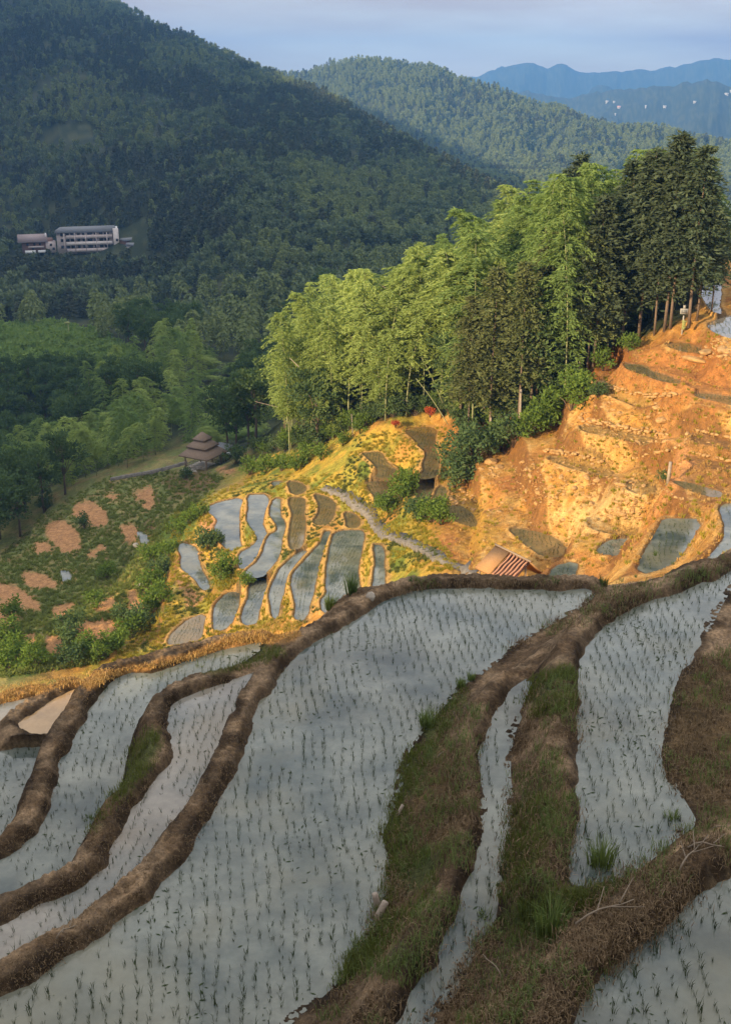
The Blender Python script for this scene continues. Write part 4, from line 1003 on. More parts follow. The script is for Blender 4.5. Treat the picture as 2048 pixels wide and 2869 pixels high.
plant('red_shrub', RSS, 0, hit(np.array([1108]), np.array([1198]))[0], .8, 'reddish withered shrub beside a grey clump left of the brown terrace', 'shrub', None, names=('stems', 'leaves'))

# ---------------------------------------------------------------- the wood in the valley on the left
VF = np.array([(-60,1600),(0,1545),(60,1510),(110,1470),(170,1400),(240,1345),(330,1318),(420,1295),(470,1275),(640,1262),(720,1250),(760,1200),(880,1080),(1000,950),(1100,880),(1100,840),(-60,840)], float)
cand = px_points(VF, 9000, 100, 420)
rr = np.hypot(cand[:, 0], cand[:, 1]); o_ = np.argsort(rr + rng.normal(size=len(rr)) * 8); cand = cand[o_]; rr = rr[o_]
# keep the tea hillock, the house yards and the open strip clear
u, v = project(cand)
clear = ((u < 430) & (v > 925) & (v < 1085) & (v > 925 + (u - 100) * .2)) | ((np.abs(u - 455) < 45) & (v > 880) & (v < 950)) | ((np.abs(u - 560) < 100) & (v > 1262)) | ((u > 120) & (u < 270) & (v > 885) & (v < 960))
cand = cand[~clear]; rr = rr[~clear]
dm = np.interp(rr, [110, 160, 250, 420], [2.9, 3.6, 4.6, 6.0])
vt = poisson(cand, 3, FB, dm)
print('valley trees', len(vt))
mass = []
cnt = {'bamboo': 0, 'tree': 0}
for P in vt:
    u, v = project(P); d = math.hypot(P[0], P[1])
    patch = vnoise(np.array([P[0] / 14.]), np.array([P[1] / 20.]), 77)[0]
    kind = 'bamboo' if patch > -.12 else 'tree'
    if cnt[kind] >= (105 if kind == 'bamboo' else 110): mass.append((P, kind)); continue
    cnt[kind] += 1
    if kind == 'bamboo':
        h = (8.0 if d < 175 else 9.0) * (.8 + .4 * rng.random()); h = h if u < 560 else min(h, top_limit(P, h))
        plant('bamboo', BPS if rng.random() < .55 else BP, int(rng.integers(5)), P, (.85, .85, h / 13), 'shaded green bamboo in the wood beside the left fields', 'bamboo', 'bamboo of the shaded left wood', names=('culm', 'leaves'))
    else:
        plant('broadleaf_tree', LP, int(rng.integers(3)), P, .85 + .4 * rng.random(), 'dark bushy tree in the shaded wood left of the grove', 'tree', 'dark trees of the shaded left wood')
# ---------------------------------------------------------------- forest on the slopes
LT = []
for form, mat, nm in (('round', 'hill_a', 'round'), ('bamboo', 'hill_b', 'plume'), ('fir', 'hill_c', 'fir'), ('round', 'hill_a', 'round')):
    V, Fs, tone = low_tree(form); LT.append(mesh_np('forest_' + nm, V, Fs, mat, tone=tone))
def fan_points(n, r0, r1, half_=R(20.5)):
    r = np.sqrt(r0 ** 2 + rng.random(n) * (r1 ** 2 - r0 ** 2)); a = (rng.random(n) * 2 - 1) * half_
    return r * np.sin(a), r * np.cos(a)
P1x, P1y = fan_points(23000, 330, 960); P2x, P2y = fan_points(18000, 960, 1520); P3x, P3y = fan_points(3400, 250, 430)
fx = np.concatenate([P1x, P2x, P3x]); fy = np.concatenate([P1y, P2y, P3y]); fz = height(fx, fy, H)
FPnt = np.stack([fx, fy, fz - .4], -1); u, v = project(FPnt + np.array([0, 0, 4.])); r_f = np.hypot(fx, fy)
open_ = ((u > 20) & (u < 420) & (v > 600) & (v < 722) & (r_f > 372) & (r_f < 440)) | ((u < 270) & (v > 335) & (v < 400) & (vnoise(fx / 30, fy / 30, 5) > -.3)) | ((u > 380) & (u < 520) & (v > 855) & (v < 950)) | ((u < 430) & (v > 900) & (v < 1085)) | ((u > 120) & (u < 270) & (v > 860) & (v < 960))
# only where the wood of single trees has not begun
ok = ~open_ & ~((r_f < 400) & (v > 880)) & ~((fx > 20) & (r_f < 300))
FPnt = FPnt[ok]; fx, fy, r_f = fx[ok], fy[ok], r_f[ok]
pn = fbm(fx / 55, fy / 55, 3, 81); pick = np.where(pn > .14, 1, np.where(pn < -.16, 2, np.where(rng.random(len(fx)) < .5, 0, 3)))
swap = rng.random(len(fx)) < .25; pick = np.where(swap, rng.integers(0, 4, len(fx)), pick); pick = np.where((r_f > 960) & (rng.random(len(fx)) < .6), 1, pick)
size = (.40 + .50 * rng.random(len(fx))) * np.where(r_f > 960, 1.35, .9) * np.where(pick == 2, 1.15, 1.)
scatter('forest', FPnt, size, rng.random(len(fx)) * 6.283, pick, LT, 'continuous forest of small trees covering the mountain slopes', 'forest')
if mass:
    mp_ = np.array([p for p, k in mass]); mk = np.array([1 if k == 'bamboo' else 0 for p, k in mass])
    scatter('woodland', mp_ - np.array([0, 0, .2]), .75 + .5 * rng.random(len(mp_)), rng.random(len(mp_)) * 6.283, mk, LT[:2] if False else [LT[0], LT[1]], 'dense wood filling the valley beyond the nearer trees', 'wood')
# tea rows on the hillock, bracken and low green on the valley side
tea = px_points(np.array([(-20,930),(150,905),(300,950),(430,1040),(440,1085),(200,1095),(0,1110),(-20,1100)], float), 1500, 150, 330)
tu, tv = project(tea); tea = tea[np.sin(tv * .36 + tu * .03 + 2 * fbm(tea[:, 0] / 9, tea[:, 1] / 9, 2, 6)) > .05]
TS = [mesh_np('tea_bush', V, [Q], 'shrub', tone=t) for V, Q, t in [shrub_proto(1.0, 1.0, 260, .36)[1:] for _ in range(2)]]
for m_ in TS: m_.materials.clear(); m_.materials.append(M['bamboo_shade'])
scatter('tea_shrubbery', tea, .8 + 1.3 * rng.random(len(tea)), rng.random(len(tea)) * 6.283, rng.integers(0, 2, len(tea)), TS, 'rows of pale green low bushes on the valley hillock', 'bushes')

# ---------------------------------------------------------------- grass of the middle distance
def tuft(n, h, r, w):
    a = rng.random(n) * 6.283; C = np.stack([np.cos(a) * r * rng.random(n), np.sin(a) * r * rng.random(n), np.full(n, -.03)], -1)
    D = np.stack([np.cos(a), np.sin(a), np.zeros(n)], -1) * .7
    V, Q, T = blades(C, D, h * (.5 + .7 * rng.random(n)), w, np.clip(rng.normal(.5, .3, n), 0, 1.3)); return V, [Q, T]
def tuft_mesh(name, n, h, r, w, mat):
    V, Fs = tuft(n, h, r, w); return mesh_np(name, V, Fs, mat, tone=rng.random(len(V)))
YT = [tuft_mesh('tuft', 26, .25, .16, .04, 'yellow_grass') for _ in range(2)] + [tuft_mesh('tuft', 26, .26, .16, .04, 'grass')]
MIDP = np.array([(480,1440),(560,1400),(720,1330),(960,1330),(1000,1220),(1200,1190),(1250,1200),(1280,1400),(1200,1480),(1300,1600),(1180,1600),(1050,1610),(880,1720),(830,1770),(450,1840),(300,1870),(380,1780),(480,1620)], float)
yp = keep_dry(px_points(MIDP, 6500, 50, 120), .38)
pk = np.where(fbm(yp[:, 0] * .3, yp[:, 1] * .3, 3, 93) > .12, 2, rng.integers(0, 2, len(yp)))
scatter('meadow_grass', yp, .6 + .6 * rng.random(len(yp)), rng.random(len(yp)) * 6.283, pk, YT, 'sunlit yellow-green grass on the middle terrace banks', 'grass')
OT = [tuft_mesh('dry_tuft', 20, .20, .16, .035, 'dry_grass') for _ in range(3)] + [YT[0]]
ORP = np.array([(1280,1400),(1330,1300),(1500,1260),(1600,1150),(1680,1060),(1780,980),(1900,935),(2060,900),(2060,1560),(1800,1580),(1560,1600),(1320,1600),(1200,1480)], float)
op = keep_dry(px_points(ORP, 2300, 40, 100), .2)
scatter('hillside_straw', op, .5 + .7 * rng.random(len(op)), rng.random(len(op)) * 6.283, rng.integers(0, 4, len(op)), OT, 'dry golden grass over the right hillside', 'dry grass')
LFP = np.array([(0,1560),(150,1420),(300,1340),(480,1320),(640,1330),(560,1420),(470,1500),(400,1640),(380,1780),(280,1860),(0,1900)], float)
LG = [tuft_mesh('weed_tuft', 26, .30, .2, .05, 'field') for _ in range(3)]
lp_ = keep_dry(px_points(LFP, 6500, 50, 150), .1)
uu, vv_ = project(lp_); bare = np.zeros(len(lp_), bool)
for p in SOIL: bare |= sdf(uu, vv_, np.asarray(p, float), 50.) < -3
bare |= sdf(uu, vv_, np.array([(-9, -9), (-8, -9), (-8, -8)], float), 1.) < -3; lp_ = lp_[~bare]
scatter('field_grass', lp_, .5 + .9 * rng.random(len(lp_)), rng.random(len(lp_)) * 6.283, rng.integers(0, 3, len(lp_)), LG, 'rough green grass on the shaded left fields', 'grass')
# loose stones
def rock_mesh(name, mat, s=1.):
    import bmesh
    bm = bmesh.new(); bmesh.ops.create_icosphere(bm, subdivisions=2, radius=.5)
    ph = rng.random(6) * 6
    for v_ in bm.verts:
        c = v_.co; k = 1 + .22 * math.sin(3.1 * c.x + ph[0]) + .22 * math.sin(4.2 * c.y + ph[1]) + .2 * math.sin(3.7 * c.z + ph[2]) + .06 * rng.normal()
        v_.co = Vector((c.x * k * 1.25 * s, c.y * k * .9 * s, c.z * k * .6 * s))
    me = bpy.data.meshes.new(name); bm.to_mesh(me); bm.free(); me.materials.append(M[mat]); return me
RK = [rock_mesh('stone', 'rubble') for _ in range(5)]
RUB = [(np.array([(1340,1300),(1560,1290),(1780,1330),(1800,1380),(1600,1400),(1480,1420),(1360,1360)], float), 340), (np.array([(1640,1080),(1800,1130),(1880,1220),(1870,1260),(1700,1230),(1600,1190)], float), 170), (np.array([(1980,950),(2048,950),(2048,1010),(1960,1000)], float), 120), (np.array([(1260,1360),(1330,1380),(1330,1440),(1240,1430)], float), 130), (np.array([(1750,1380),(1820,1400),(1800,1460),(1700,1450)], float), 130), (np.array([(1300,1300),(2040,1150),(2040,1550),(1300,1580)], float), 160), (np.array([(380,1620),(450,1560),(440,1700),(380,1760)], float), 60), (np.array([(500,1500),(640,1560),(620,1600),(520,1560)], float), 60)]
rp = keep_dry(np.concatenate([px_points(p, n, 40, 120) for p, n in RUB]), .2)
scatter('rubble', rp, .08 + .34 * rng.random(len(rp)) ** 3.5, rng.random(len(rp)) * 6.283, rng.integers(0, 5, len(rp)), RK, 'pale broken stones strewn over the dry hillside', 'rubble', tilt=rng.normal(size=(len(rp), 2)) * .3)
def G(px, py, Z=None, rmin=24., rmax=2600.):
    return hit(np.array([px], float), np.array([py], float), rmin, rmax, H if Z is None else Z)[0]
def facing(P): return math.atan2(-P[0], P[1])      # turn so that local -Y looks at the camera

# ---------------------------------------------------------------- pavilion
P = G(572, 1312); pv = empty('pavilion', tuple(P), R(-28)); tag(pv, 'open timber pavilion with three stacked thatched roofs beside the shaded field', 'pavilion')
def hip(mb, z0, z1, a, b):
    V = [(sx * a, sy * a, z0) for sx, sy in ((-1,-1),(1,-1),(1,1),(-1,1))] + [(sx * b, sy * b, z1) for sx, sy in ((-1,-1),(1,-1),(1,1),(-1,1))] + [(sx * a, sy * a, z0 - .14) for sx, sy in ((-1,-1),(1,-1),(1,1),(-1,1))]
    Qs = [(i, (i + 1) % 4, 4 + (i + 1) % 4, 4 + i) for i in range(4)] + [(8 + i, 8 + (i + 1) % 4, (i + 1) % 4, i) for i in range(4)] + [(4, 5, 6, 7), (11, 10, 9, 8)]
    mb.add(V, Qs)
S = 1.0
child('base', MB().box((0, 0, -.1), (3.7, 3.7, .5)).mesh('base', 'stone'), pv)
for sx in (-1, 1):
    for sy in (-1, 1):
        child('post', MB().tube([(sx * 1.5, sy * 1.5, .1), (sx * 1.5, sy * 1.5, 1.95)], .085, 8).mesh('post', 'wood'), pv)
for k in range(4):
    mb = MB()
    for z in (.42, .75): mb.box((0, -1.5, z), (2.8, .05, .06))
    for x in np.linspace(-1.3, 1.3, 9): mb.box((x, -1.5, .58), (.05, .04, .32))
    if k != 1:
        r_ = child('railing', mb.mesh('railing', 'stone'), pv, None, (0, 0, k * math.pi / 2))
for z0, z1, a, b in ((1.9, 2.75, 2.05, 1.1), (2.9, 3.6, 1.38, .62), (3.74, 4.5, .84, .05)):
    mb = MB(); hip(mb, z0, z1, a, b); ro = child('roof', mb.mesh('roof', 'thatch'), pv)
    fb = MB()
    for k in range(4): fb.box((0, -a + .12, z0 - .2) if k % 2 == 0 else (0, -a + .12, z0 - .2), (2 * a - .3, .08, .12)) if False else None
    f2 = MB(); f2.box((0, 0, z0 - .19), (2 * a - .5, 2 * a - .5, .08)); KIDS.setdefault(ro.name, []); child('eave_beam', f2.mesh('eave_beam', 'dark_wood'), ro)
lo = empty('lean_to', tuple(G(622, 1290)), R(-28)); tag(lo, 'low grey lean-to roof adjoining the right side of the pavilion', 'lean-to')
mb = MB(); mb.add([(-.9,-.9,1.3),(1.1,-.9,1.2),(1.1,.9,1.9),(-.9,.9,1.95),(-.9,-.9,1.2),(1.1,-.9,1.1),(1.1,.9,1.8),(-.9,.9,1.85)], [(0,1,2,3),(7,6,5,4),(4,5,1,0),(5,6,2,1),(6,7,3,2),(7,4,0,3)])
child('roof', mb.mesh('roof', 'roof_tile'), lo)
for x, y in ((-.8,-.8),(1,-.8),(-.8,.8),(1,.8)): child('post', MB().tube([(x, y, -.2), (x, y, 1.3 if y < 0 else 1.8)], .06, 6).mesh('post', 'wood'), lo)
P = G(655, 1272); wl_ = link('path_kerb', MB().box((0, 0, .1), (2.2, .35, .22)).box((-1.3, -.1, .06), (.5, .4, .16)).mesh('path_kerb', 'white'), None, tuple(P), (0, 0, R(12))); tag(wl_, 'pale concrete kerb strip right of the pavilion', 'kerb')
P = G(664, 1252); tag(link('marker_post', MB().tube([(0, 0, -.1), (0, 0, .85)], .07, 8).tube([(0, 0, .85), (0, 0, .92)], [.09, .03], 8).mesh('marker_post', 'white'), None, tuple(P)), 'short white post behind the pale kerb by the pavilion', 'post')

# ---------------------------------------------------------------- thatched field shelter
A = at_y(1393, 1533, 60.3); B = at_y(1481, 1588, 58.2); B[2] = A[2]
A = Vector(A); B = Vector(B); ax = (B - A).normalized(); side = Vector((0, 0, 1)).cross(ax); side.normalize()
if side.y > 0: side = -side
sh = empty('field_shelter', tuple((A + B) / 2 - Vector((0, 0, 2.0)))); tag(sh, 'low field shelter with tan thatch and a striped slatted roof half', 'shelter')
org = (A + B) / 2 - Vector((0, 0, 2.0)); L = (B - A).length
def rp_(s, d, e=0.): p = A + ax * (s * L) + side * d + Vector((0, 0, -d * .62 + e)) - org; return tuple(p)
def slab(s0, s1, d0, d1, th, e=0.):
    V = [rp_(s0, d0, e), rp_(s1, d0, e), rp_(s1, d1, e), rp_(s0, d1, e)]; V += [(a, b, c - th) for a, b, c in V]
    return V, [(0,3,2,1),(4,5,6,7),(0,1,5,4),(1,2,6,5),(2,3,7,6),(3,0,4,7)]
mb = MB(); mb.add(*slab(-.06, .40, -.05, 1.6, .10, .08)); child('thatch', mb.mesh('thatch', 'pale_thatch'), sh)
mb = MB(); mb.add(*slab(.40, 1.02, -.02, 1.56, .05, -.06)); bp_ = child('roof_boards', mb.mesh('roof_boards', 'dark_wood'), sh)
for k in range(6):
    mb = MB(); P0 = [rp_(.475 + k * .10, d, .02 + .03 * math.sin(d * 9 + k)) for d in np.linspace(.05, 1.52, 12)]
    mb.tube(P0, .058, 7); child('slat', mb.mesh('slat', 'slat'), sh)
mb = MB(); V = [A + ax * (s * L) - side * d + Vector((0, 0, -d * .9)) - org for s, d in ((-.05, 0), (1.03, 0), (1.03, 1.5), (-.05, 1.5))]; V = [tuple(v) for v in V]; V += [(a, b, c - .1) for a, b, c in V]
mb.add(V, [(0,1,2,3),(7,6,5,4),(0,4,5,1),(1,5,6,2),(2,6,7,3),(3,7,4,0)]); child('back_roof', mb.mesh('back_roof', 'pale_thatch'), sh)
child('ridge_pole', MB().tube([rp_(-.08, 0, .12), rp_(1.06, 0, .02)], .06, 6).mesh('ridge_pole', 'wood'), sh)
for s, d in ((.02, .2), (.98, .2), (.02, 1.4), (.5, 1.4), (.98, 1.4)):
    p = Vector(rp_(s, d)); child('post', MB().tube([(p.x, p.y, -1.6), (p.x, p.y, p.z - .05)], .06, 6).mesh('post', 'wood'), sh)

# ---------------------------------------------------------------- framed board on its post by the firs
P = G(1909, 936); sg = empty('notice_board', tuple(P), facing(P)); tag(sg, 'grey framed board on a slender pale post beside the right firs', 'notice board')
k = (P[1] * CP - P[2] * SP) / F
child('post', MB().tube([(0, 0, -.3), (0, 0, 52 * k)], .055, 8).mesh('post', 'metal'), sg)
b_ = child('board', MB().box((0, -.06, 64 * k), (21 * k, .08, 15 * k)).mesh('board', 'metal'), sg)
child('screen', MB().box((0, -.115, 64 * k), (16 * k, .03, 10 * k)).mesh('screen', 'screen'), b_)
child('cap', MB().box((0, 0, 77 * k), (7 * k, .1, 10 * k)).mesh('cap', 'metal'), sg)
mb = MB()
for z, w_ in ((36, 12), (31, 8), (26, 9), (20, 11), (16, 7)): mb.box((3.2 * k, -.05, z * k), (w_ * k, .22, 3.2 * k))
child('painted_box', MB().box((1.2 * k, -.02, 27 * k), (6 * k, .2, 26 * k)).mesh('painted_box', 'lime'), sg); child('bracket', mb.mesh('bracket', 'lime'), sg)

# ---------------------------------------------------------------- houses across the valley
def house_at(px, py, Y): return at_y(px, py, Y)
P = np.array(house_at(250, 702, 415.)); k = (P[1] * CP - P[2] * SP) / F      # metres per pixel there
hb = empty('apartment_house', tuple(P - np.array([0, 0, 1.0])), facing(P)); tag(hb, 'long three-storey pinkish house with balcony bands across the valley', 'house')
Wd, Hh = 168 * k, 58 * k; D_ = 8.
child('wall', MB().box((0, D_ / 2, Hh / 2), (Wd, D_, Hh)).mesh('wall', 'plaster'), hb)
mb = MB(); a = Wd / 2 + .6
mb.add([(-a,-.9,Hh),(a - 1.6,-.9,Hh),(a - 1.6,D_+.6,Hh),(-a,D_+.6,Hh),(-a + 2.2,D_*.45,Hh+13*k),(a - 1.6,D_*.45,Hh+14*k)], [(0,1,5,4),(2,3,4,5),(3,2,1,0)], [(3,0,4),(1,2,5)]); child('roof', mb.mesh('roof', 'roof_tile'), hb)
child('stair_tower', MB().box((Wd/2 - 7 * k, -.5, Hh/2 + 4 * k), (15 * k, 2.2, Hh + 8 * k)).mesh('stair_tower', 'pale_plaster'), hb)
for j, z in enumerate((.18, .50, .80)):
    child('balcony', MB().box((4 * k, -.8, Hh * z), (Wd * .74, 1.5, 9 * k)).mesh('balcony', 'plaster' if j != 1 else 'pale_plaster'), hb)
for j, z in enumerate((.36, .67, .93)):
    for i in range(9):
        x = -Wd / 2 + 14 * k + i * 15.2 * k
        child('window', MB().box((x, -.03, Hh * z - 1.5 * k), ((7 + 3 * ((i * 7 + j * 3) % 3)) * k, .16, 8.0 * k)).mesh('window', 'window'), hb)
for i in range(5): child('pillar', MB().box((-Wd/2 + 20 * k + i * 29 * k, -1.45, Hh * .5), (2.2 * k, .3, Hh * .98)).mesh('pillar', 'plaster'), hb)
for z in (.30, .62): child('window', MB().box((Wd/2 - 5 * k, -1.63, Hh * z), (6 * k, .1, 7 * k)).mesh('window', 'window'), hb)
child('water_tank', MB().tube([(Wd/2 - 4 * k, 1, Hh + 4 * k), (Wd/2 - 4 * k, 1, Hh + 13 * k)], 3.2 * k, 10).mesh('water_tank', 'white'), hb)
P = np.array(house_at(108, 700, 412.)); hs = empty('timber_house', tuple(P - np.array([0, 0, 1.0])), facing(P)); tag(hs, 'brown-roofed timber house with a white base left of the long house', 'house')
w_, h_ = 84 * k, 34 * k
child('wall', MB().box((0, 3.5, h_ / 2), (w_, 7, h_)).mesh('wall', 'timber'), hs)
mb = MB(); mb.add([(-w_*.62,-1.2,h_*.86),(w_*.33,-1.2,h_*.86),(w_*.33,8,h_*.86),(-w_*.62,8,h_*.86),(-w_*.62,3.4,h_+14*k),(w_*.33,3.4,h_+14*k)], [(0,1,5,4),(2,3,4,5),(3,2,1,0)], [(3,0,4),(1,2,5)]); rf = child('roof', mb.mesh('roof', 'brown_tile'), hs)
KIDS.setdefault(rf.name, []); child('chimney', MB().box((w_ * .28, 2, h_ + 10 * k), (3 * k, .5, 14 * k)).mesh('chimney', 'white'), rf)
child('annex', MB().box((w_ * .42, 1.4, h_ * .42), (w_ * .32, 4.5, h_ * .88)).mesh('annex', 'plaster'), hs)
child('plinth', MB().box((-w_*.25, -.3, h_*.10), (w_*.34, 1.2, h_*.22)).box((w_ * .12, -.35, h_ * .10), (w_ * .26, 1.0, h_ * .2)).mesh('plinth', 'white'), hs)
child('balcony', MB().box((-w_*.05, -.45, h_*.48), (w_*.5, 1.0, h_*.12)).mesh('balcony', 'plaster'), hs)
for x, z in ((-.32,.68),(-.1,.68),(.08,.68),(.42,.62),(-.15,.34),(.5,.3)):
    child('window', MB().box((x * w_, -.05 if x < .3 else -.88, z * h_), (6 * k, .14, 6.5 * k)).mesh('window', 'window'), hs)
def gable_hut(px, py, Y, w_, d_, h_, rz, label, wallm='plaster'):
    P = np.array(at_y(px, py, Y)); o = empty('hut', tuple(P), facing(P) + rz); tag(o, label, 'hut')
    child('wall', MB().box((0, 0, h_ / 2 - .5), (w_ * .86, d_ * .8, h_ + 1)).mesh('wall', wallm), o)
    a, b = w_ / 2, d_ / 2; t = h_ * .75
    mb = MB(); mb.add([(-a,-b,h_),(a,-b,h_),(a,b,h_),(-a,b,h_),(-a,0,h_+t),(a,0,h_+t)], [(0,1,5,4),(2,3,4,5),(3,2,1,0)], [(3,0,4),(1,2,5)]); child('roof', mb.mesh('roof', 'roof_tile'), o); return o
gable_hut(362, 680, 414, 44 * k, 6, 8 * k, R(24), 'grey-roofed hut just right of the long house, the upper one', 'timber')
gable_hut(378, 696, 408, 42 * k, 5, 9 * k, R(-14), 'grey-roofed hut below the other hut, right of the long house', 'pale_plaster')
gable_hut(448, 902, 268, 4.2, 3.4, .9, R(22), 'small grey-roofed hut half hidden in the valley wood', 'timber')
gable_hut(470, 906, 266, 2.4, 2.6, .8, R(-32), 'tiny grey-roofed outbuilding touching the half-hidden valley hut', 'timber')
P = np.array(at_y(415, 740, 396.)); tag(link('road_wall', MB().box((0, 0, .2), (76 * k, .4, .8)).box((10 * k, .5, -.5), (60 * k, .5, 1.2)).mesh('road_wall', 'pale_plaster'), None, tuple(P + np.array([0,0,1.0])), (0, R(5), facing(P))), 'pale low retaining wall on the slope right of the houses', 'wall')
P = G(196, 952); kk = (P[1] * CP - P[2] * SP) / F
pl = empty('lamp_post', tuple(P), facing(P)); tag(pl, 'pale post with a flat head on the green valley hillock', 'post')
child('pole', MB().tube([(0, 0, -.3), (0, 0, 46 * kk)], .10, 8).mesh('pole', 'lime'), pl); child('head', MB().box((-2 * kk, 0, 48 * kk), (13 * kk, .4, 5 * kk)).mesh('head', 'lime'), pl)

# far houses on the blue slopes
def far_hit(px, py): return hit(np.array([px], float), np.array([py], float), 1700, 6500, H)[0]
for i, (px, py, w_, h_, lab) in enumerate([(1700,287,22,12,'white far house at the left end of the distant upper row'),(1719,288,14,12,'white far house second in the distant upper row'),(1733,303,24,16,'largest far white house, with a pinkish roof'),(1808,301,10,15,'narrow white far house standing alone on the blue slope'),(1861,301,22,10,'low wide white house mid-slope in the blue distance'),(2034,266,26,12,'white far house near the right edge, high on the slope'),(2046,258,12,14,'narrow white far house at the very right edge'),(1945,288,18,10,'pale far house in the clearing of the distant slope'),(1723,322,8,8,'tiny pale far house below the pinkish-roofed one')]):
    P = far_hit(px, py); kf = P[1] / F; o = empty('far_house', tuple(P), facing(P)); tag(o, lab, 'house')
    W_, H_ = w_ * kf * .36, h_ * kf * .17
    child('wall', MB().box((0, 0, H_ / 2 - 2), (W_, 10, H_ + 4)).mesh('wall', 'far_wall'), o)
    mb = MB(); a, b = W_ / 2 + .6, 6; mb.add([(-a,-b,H_),(a,-b,H_),(a,b,H_),(-a,b,H_),(-a,0,H_+2.5),(a,0,H_+2.5)], [(0,1,5,4),(2,3,4,5),(3,2,1,0)], [(3,0,4),(1,2,5)]); child('roof', mb.mesh('roof', 'red_roof' if i == 2 else 'metal'), o)

# ---------------------------------------------------------------- stone path between the terraces
def ribbon(name, pix, wid, mat, zoff=.05, Z=None):
    t_ = np.linspace(0, len(pix) - 1, len(pix) * 9); q = np.stack([np.interp(t_, range(len(pix)), [p[i] for p in pix]) for i in (0, 1)], -1)
    for _ in range(3): q[1:-1] = (q[:-2] + 2 * q[1:-1] + q[2:]) / 4
    W = hit(q[:, 0], q[:, 1], 40, 130, H); W[1:-1, 2] = (W[:-2, 2] + W[1:-1, 2] * 2 + W[2:, 2]) / 4
    tg = np.gradient(W[:, :2], axis=0); tg /= np.linalg.norm(tg, axis=1)[:, None] + 1e-9; nn = np.stack([-tg[:, 1], tg[:, 0]], -1)
    V = []; Qs = []
    for i in range(len(W)):
        ww = wid * (.8 + .4 * rng.random())
        for s, dz in ((-1, -.35), (-.95, 0), (0, .02), (.95, 0), (1, -.35)):
            p = W[i, :2] + nn[i] * s * ww / 2; V.append((p[0], p[1], max(height(p[0], p[1], H), W[i, 2]) + zoff + dz + rng.normal() * .03))
    for i in range(len(W) - 1):
        for j in range(4): Qs.append((i * 5 + j, i * 5 + j + 1, i * 5 + j + 6, i * 5 + j + 5))
    me = mesh_np(name, np.array(V), [np.array(Qs)], mat); return link(name, me)
tag(ribbon('stone_path', [(905,1368),(960,1385),(1000,1418),(1040,1440),(1052,1470),(1080,1500),(1130,1512),(1190,1540),(1250,1575),(1330,1608)], .85, 'path'), 'grey stone path running down between the terraces', None, None, 'structure')
tag(ribbon('field_path', [(310,1340),(360,1330),(430,1318),(500,1300),(525,1292)], .35, 'path', .03), 'pale path along the top of the shaded field', None, None, 'structure')
ST = [rock_mesh('path_stone', 'stone') for _ in range(3)]
# bigger single stones
RKS = [((1040,1678),.26,'upright pale stone on the dike beside the middle paddies',(.7,.7,1.6)),((1376,1296),.9,'square pale boulder below the firs',(1,1,1.2)),((1400,1312),.8,'pale boulder right of the square one below the firs',(1,1,1)),((1842,1145),.6,'pale boulder beside the bare earth track',(1,1,1)),((1858,1180),.7,'large pale boulder halfway down the bare earth track',(1,1,1)),((1862,1225),.6,'pale boulder at the lower end of the bare earth track',(1,1,1)),((1935,1006),.9,'flat pale slab of rock under the upper brown paddy',(1.6,1,.7)),((1985,985),1.0,'broad flat ledge stone below the top right paddy',(1.8,1,.6)),((2030,975),1.1,'ledge stone at the right edge below the top paddy',(1.8,1,.6)),((890,1675),.2,'small stone lying on the sunlit terrace bank',(1,1,1)),((430,1660),.7,'pale stone among the shrubs of the left slope',(1.2,1,1)),((395,1640),.7,'pale flat stone left of the slope shrubs',(1.3,1,.8)),((385,1530),.7,'grey stone near the small pool in the shaded field',(1,1,1))]
for (pp, s, lab, sc) in RKS:
    P = G(*pp, rmin=15.); o = link('rock', rock_mesh('rock', 'rubble' if pp[0] > 1200 else 'stone'), None, tuple(P), (0, 0, rng.random() * 6)); o.scale = (s * sc[0], s * sc[1], s * sc[2]); tag(o, lab, 'rock')

# ---------------------------------------------------------------- dry stone walls holding the old steps of the right hillside
def stone_wall(pix, s, label, courses=2):
    t_ = np.linspace(0, len(pix) - 1, 400); q = np.stack([np.interp(t_, range(len(pix)), [p[i] for p in pix]) for i in (0, 1)], -1)
    W = hit(q[:, 0], q[:, 1], 30, 130, H); seg = np.concatenate([[0], np.cumsum(np.minimum(np.linalg.norm(np.diff(W[:, :2], axis=0), axis=1), .4))]); n_ = int(seg[-1] / (s * .8))
    V = []; Fc = []; k = 0; org = W[0]
    for i in range(n_):
        p = np.array([np.interp(seg[-1] * (i + .5) / n_, seg, W[:, j]) for j in range(3)])
        for c in range(courses):
            if rng.random() < .22: continue
            rm = bpy.data.meshes.get('wall_stone.%03d' % rng.integers(1, 5)) or WSM[0]
            co = np.array([v.co[:] for v in rm.vertices]); a_ = rng.random() * 6.28; Rz = np.array([[math.cos(a_), -math.sin(a_), 0], [math.sin(a_), math.cos(a_), 0], [0, 0, 1]])
            z_ = s * (.55 + .7 * rng.random())
            V.append(co @ Rz.T * z_ + p - org + np.array([rng.normal() * .08, rng.normal() * .08, s * (.1 + .5 * c)])); Fc.append(np.array([f.vertices[:] for f in rm.polygons]) + k); k += len(co)
    tag(link('stone_wall', mesh_np('stone_wall', np.concatenate(V), [np.concatenate(Fc)], 'rubble'), None, tuple(org)), label, 'wall')
WSM = [rock_mesh('wall_stone', 'rubble') for _ in range(5)]
stone_wall([tuple(p) for p in cr([(300,545),(480,600),(640,650),(860,700),(1000,690),(1120,690)])], .34, 'tumbled stone wall below the second brown paddy of the right hillside')
stone_wall([tuple(p) for p in cr([(250,910),(420,940),(560,970),(760,1020),(1040,1065)])], .34, 'long low stone wall across the middle of the dry hillside')
stone_wall([tuple(p) for p in cr([(-120,1190),(60,1215),(250,1240),(420,1290),(490,1320)])], .34, 'stone wall right of the square boulder, on the dry hillside')
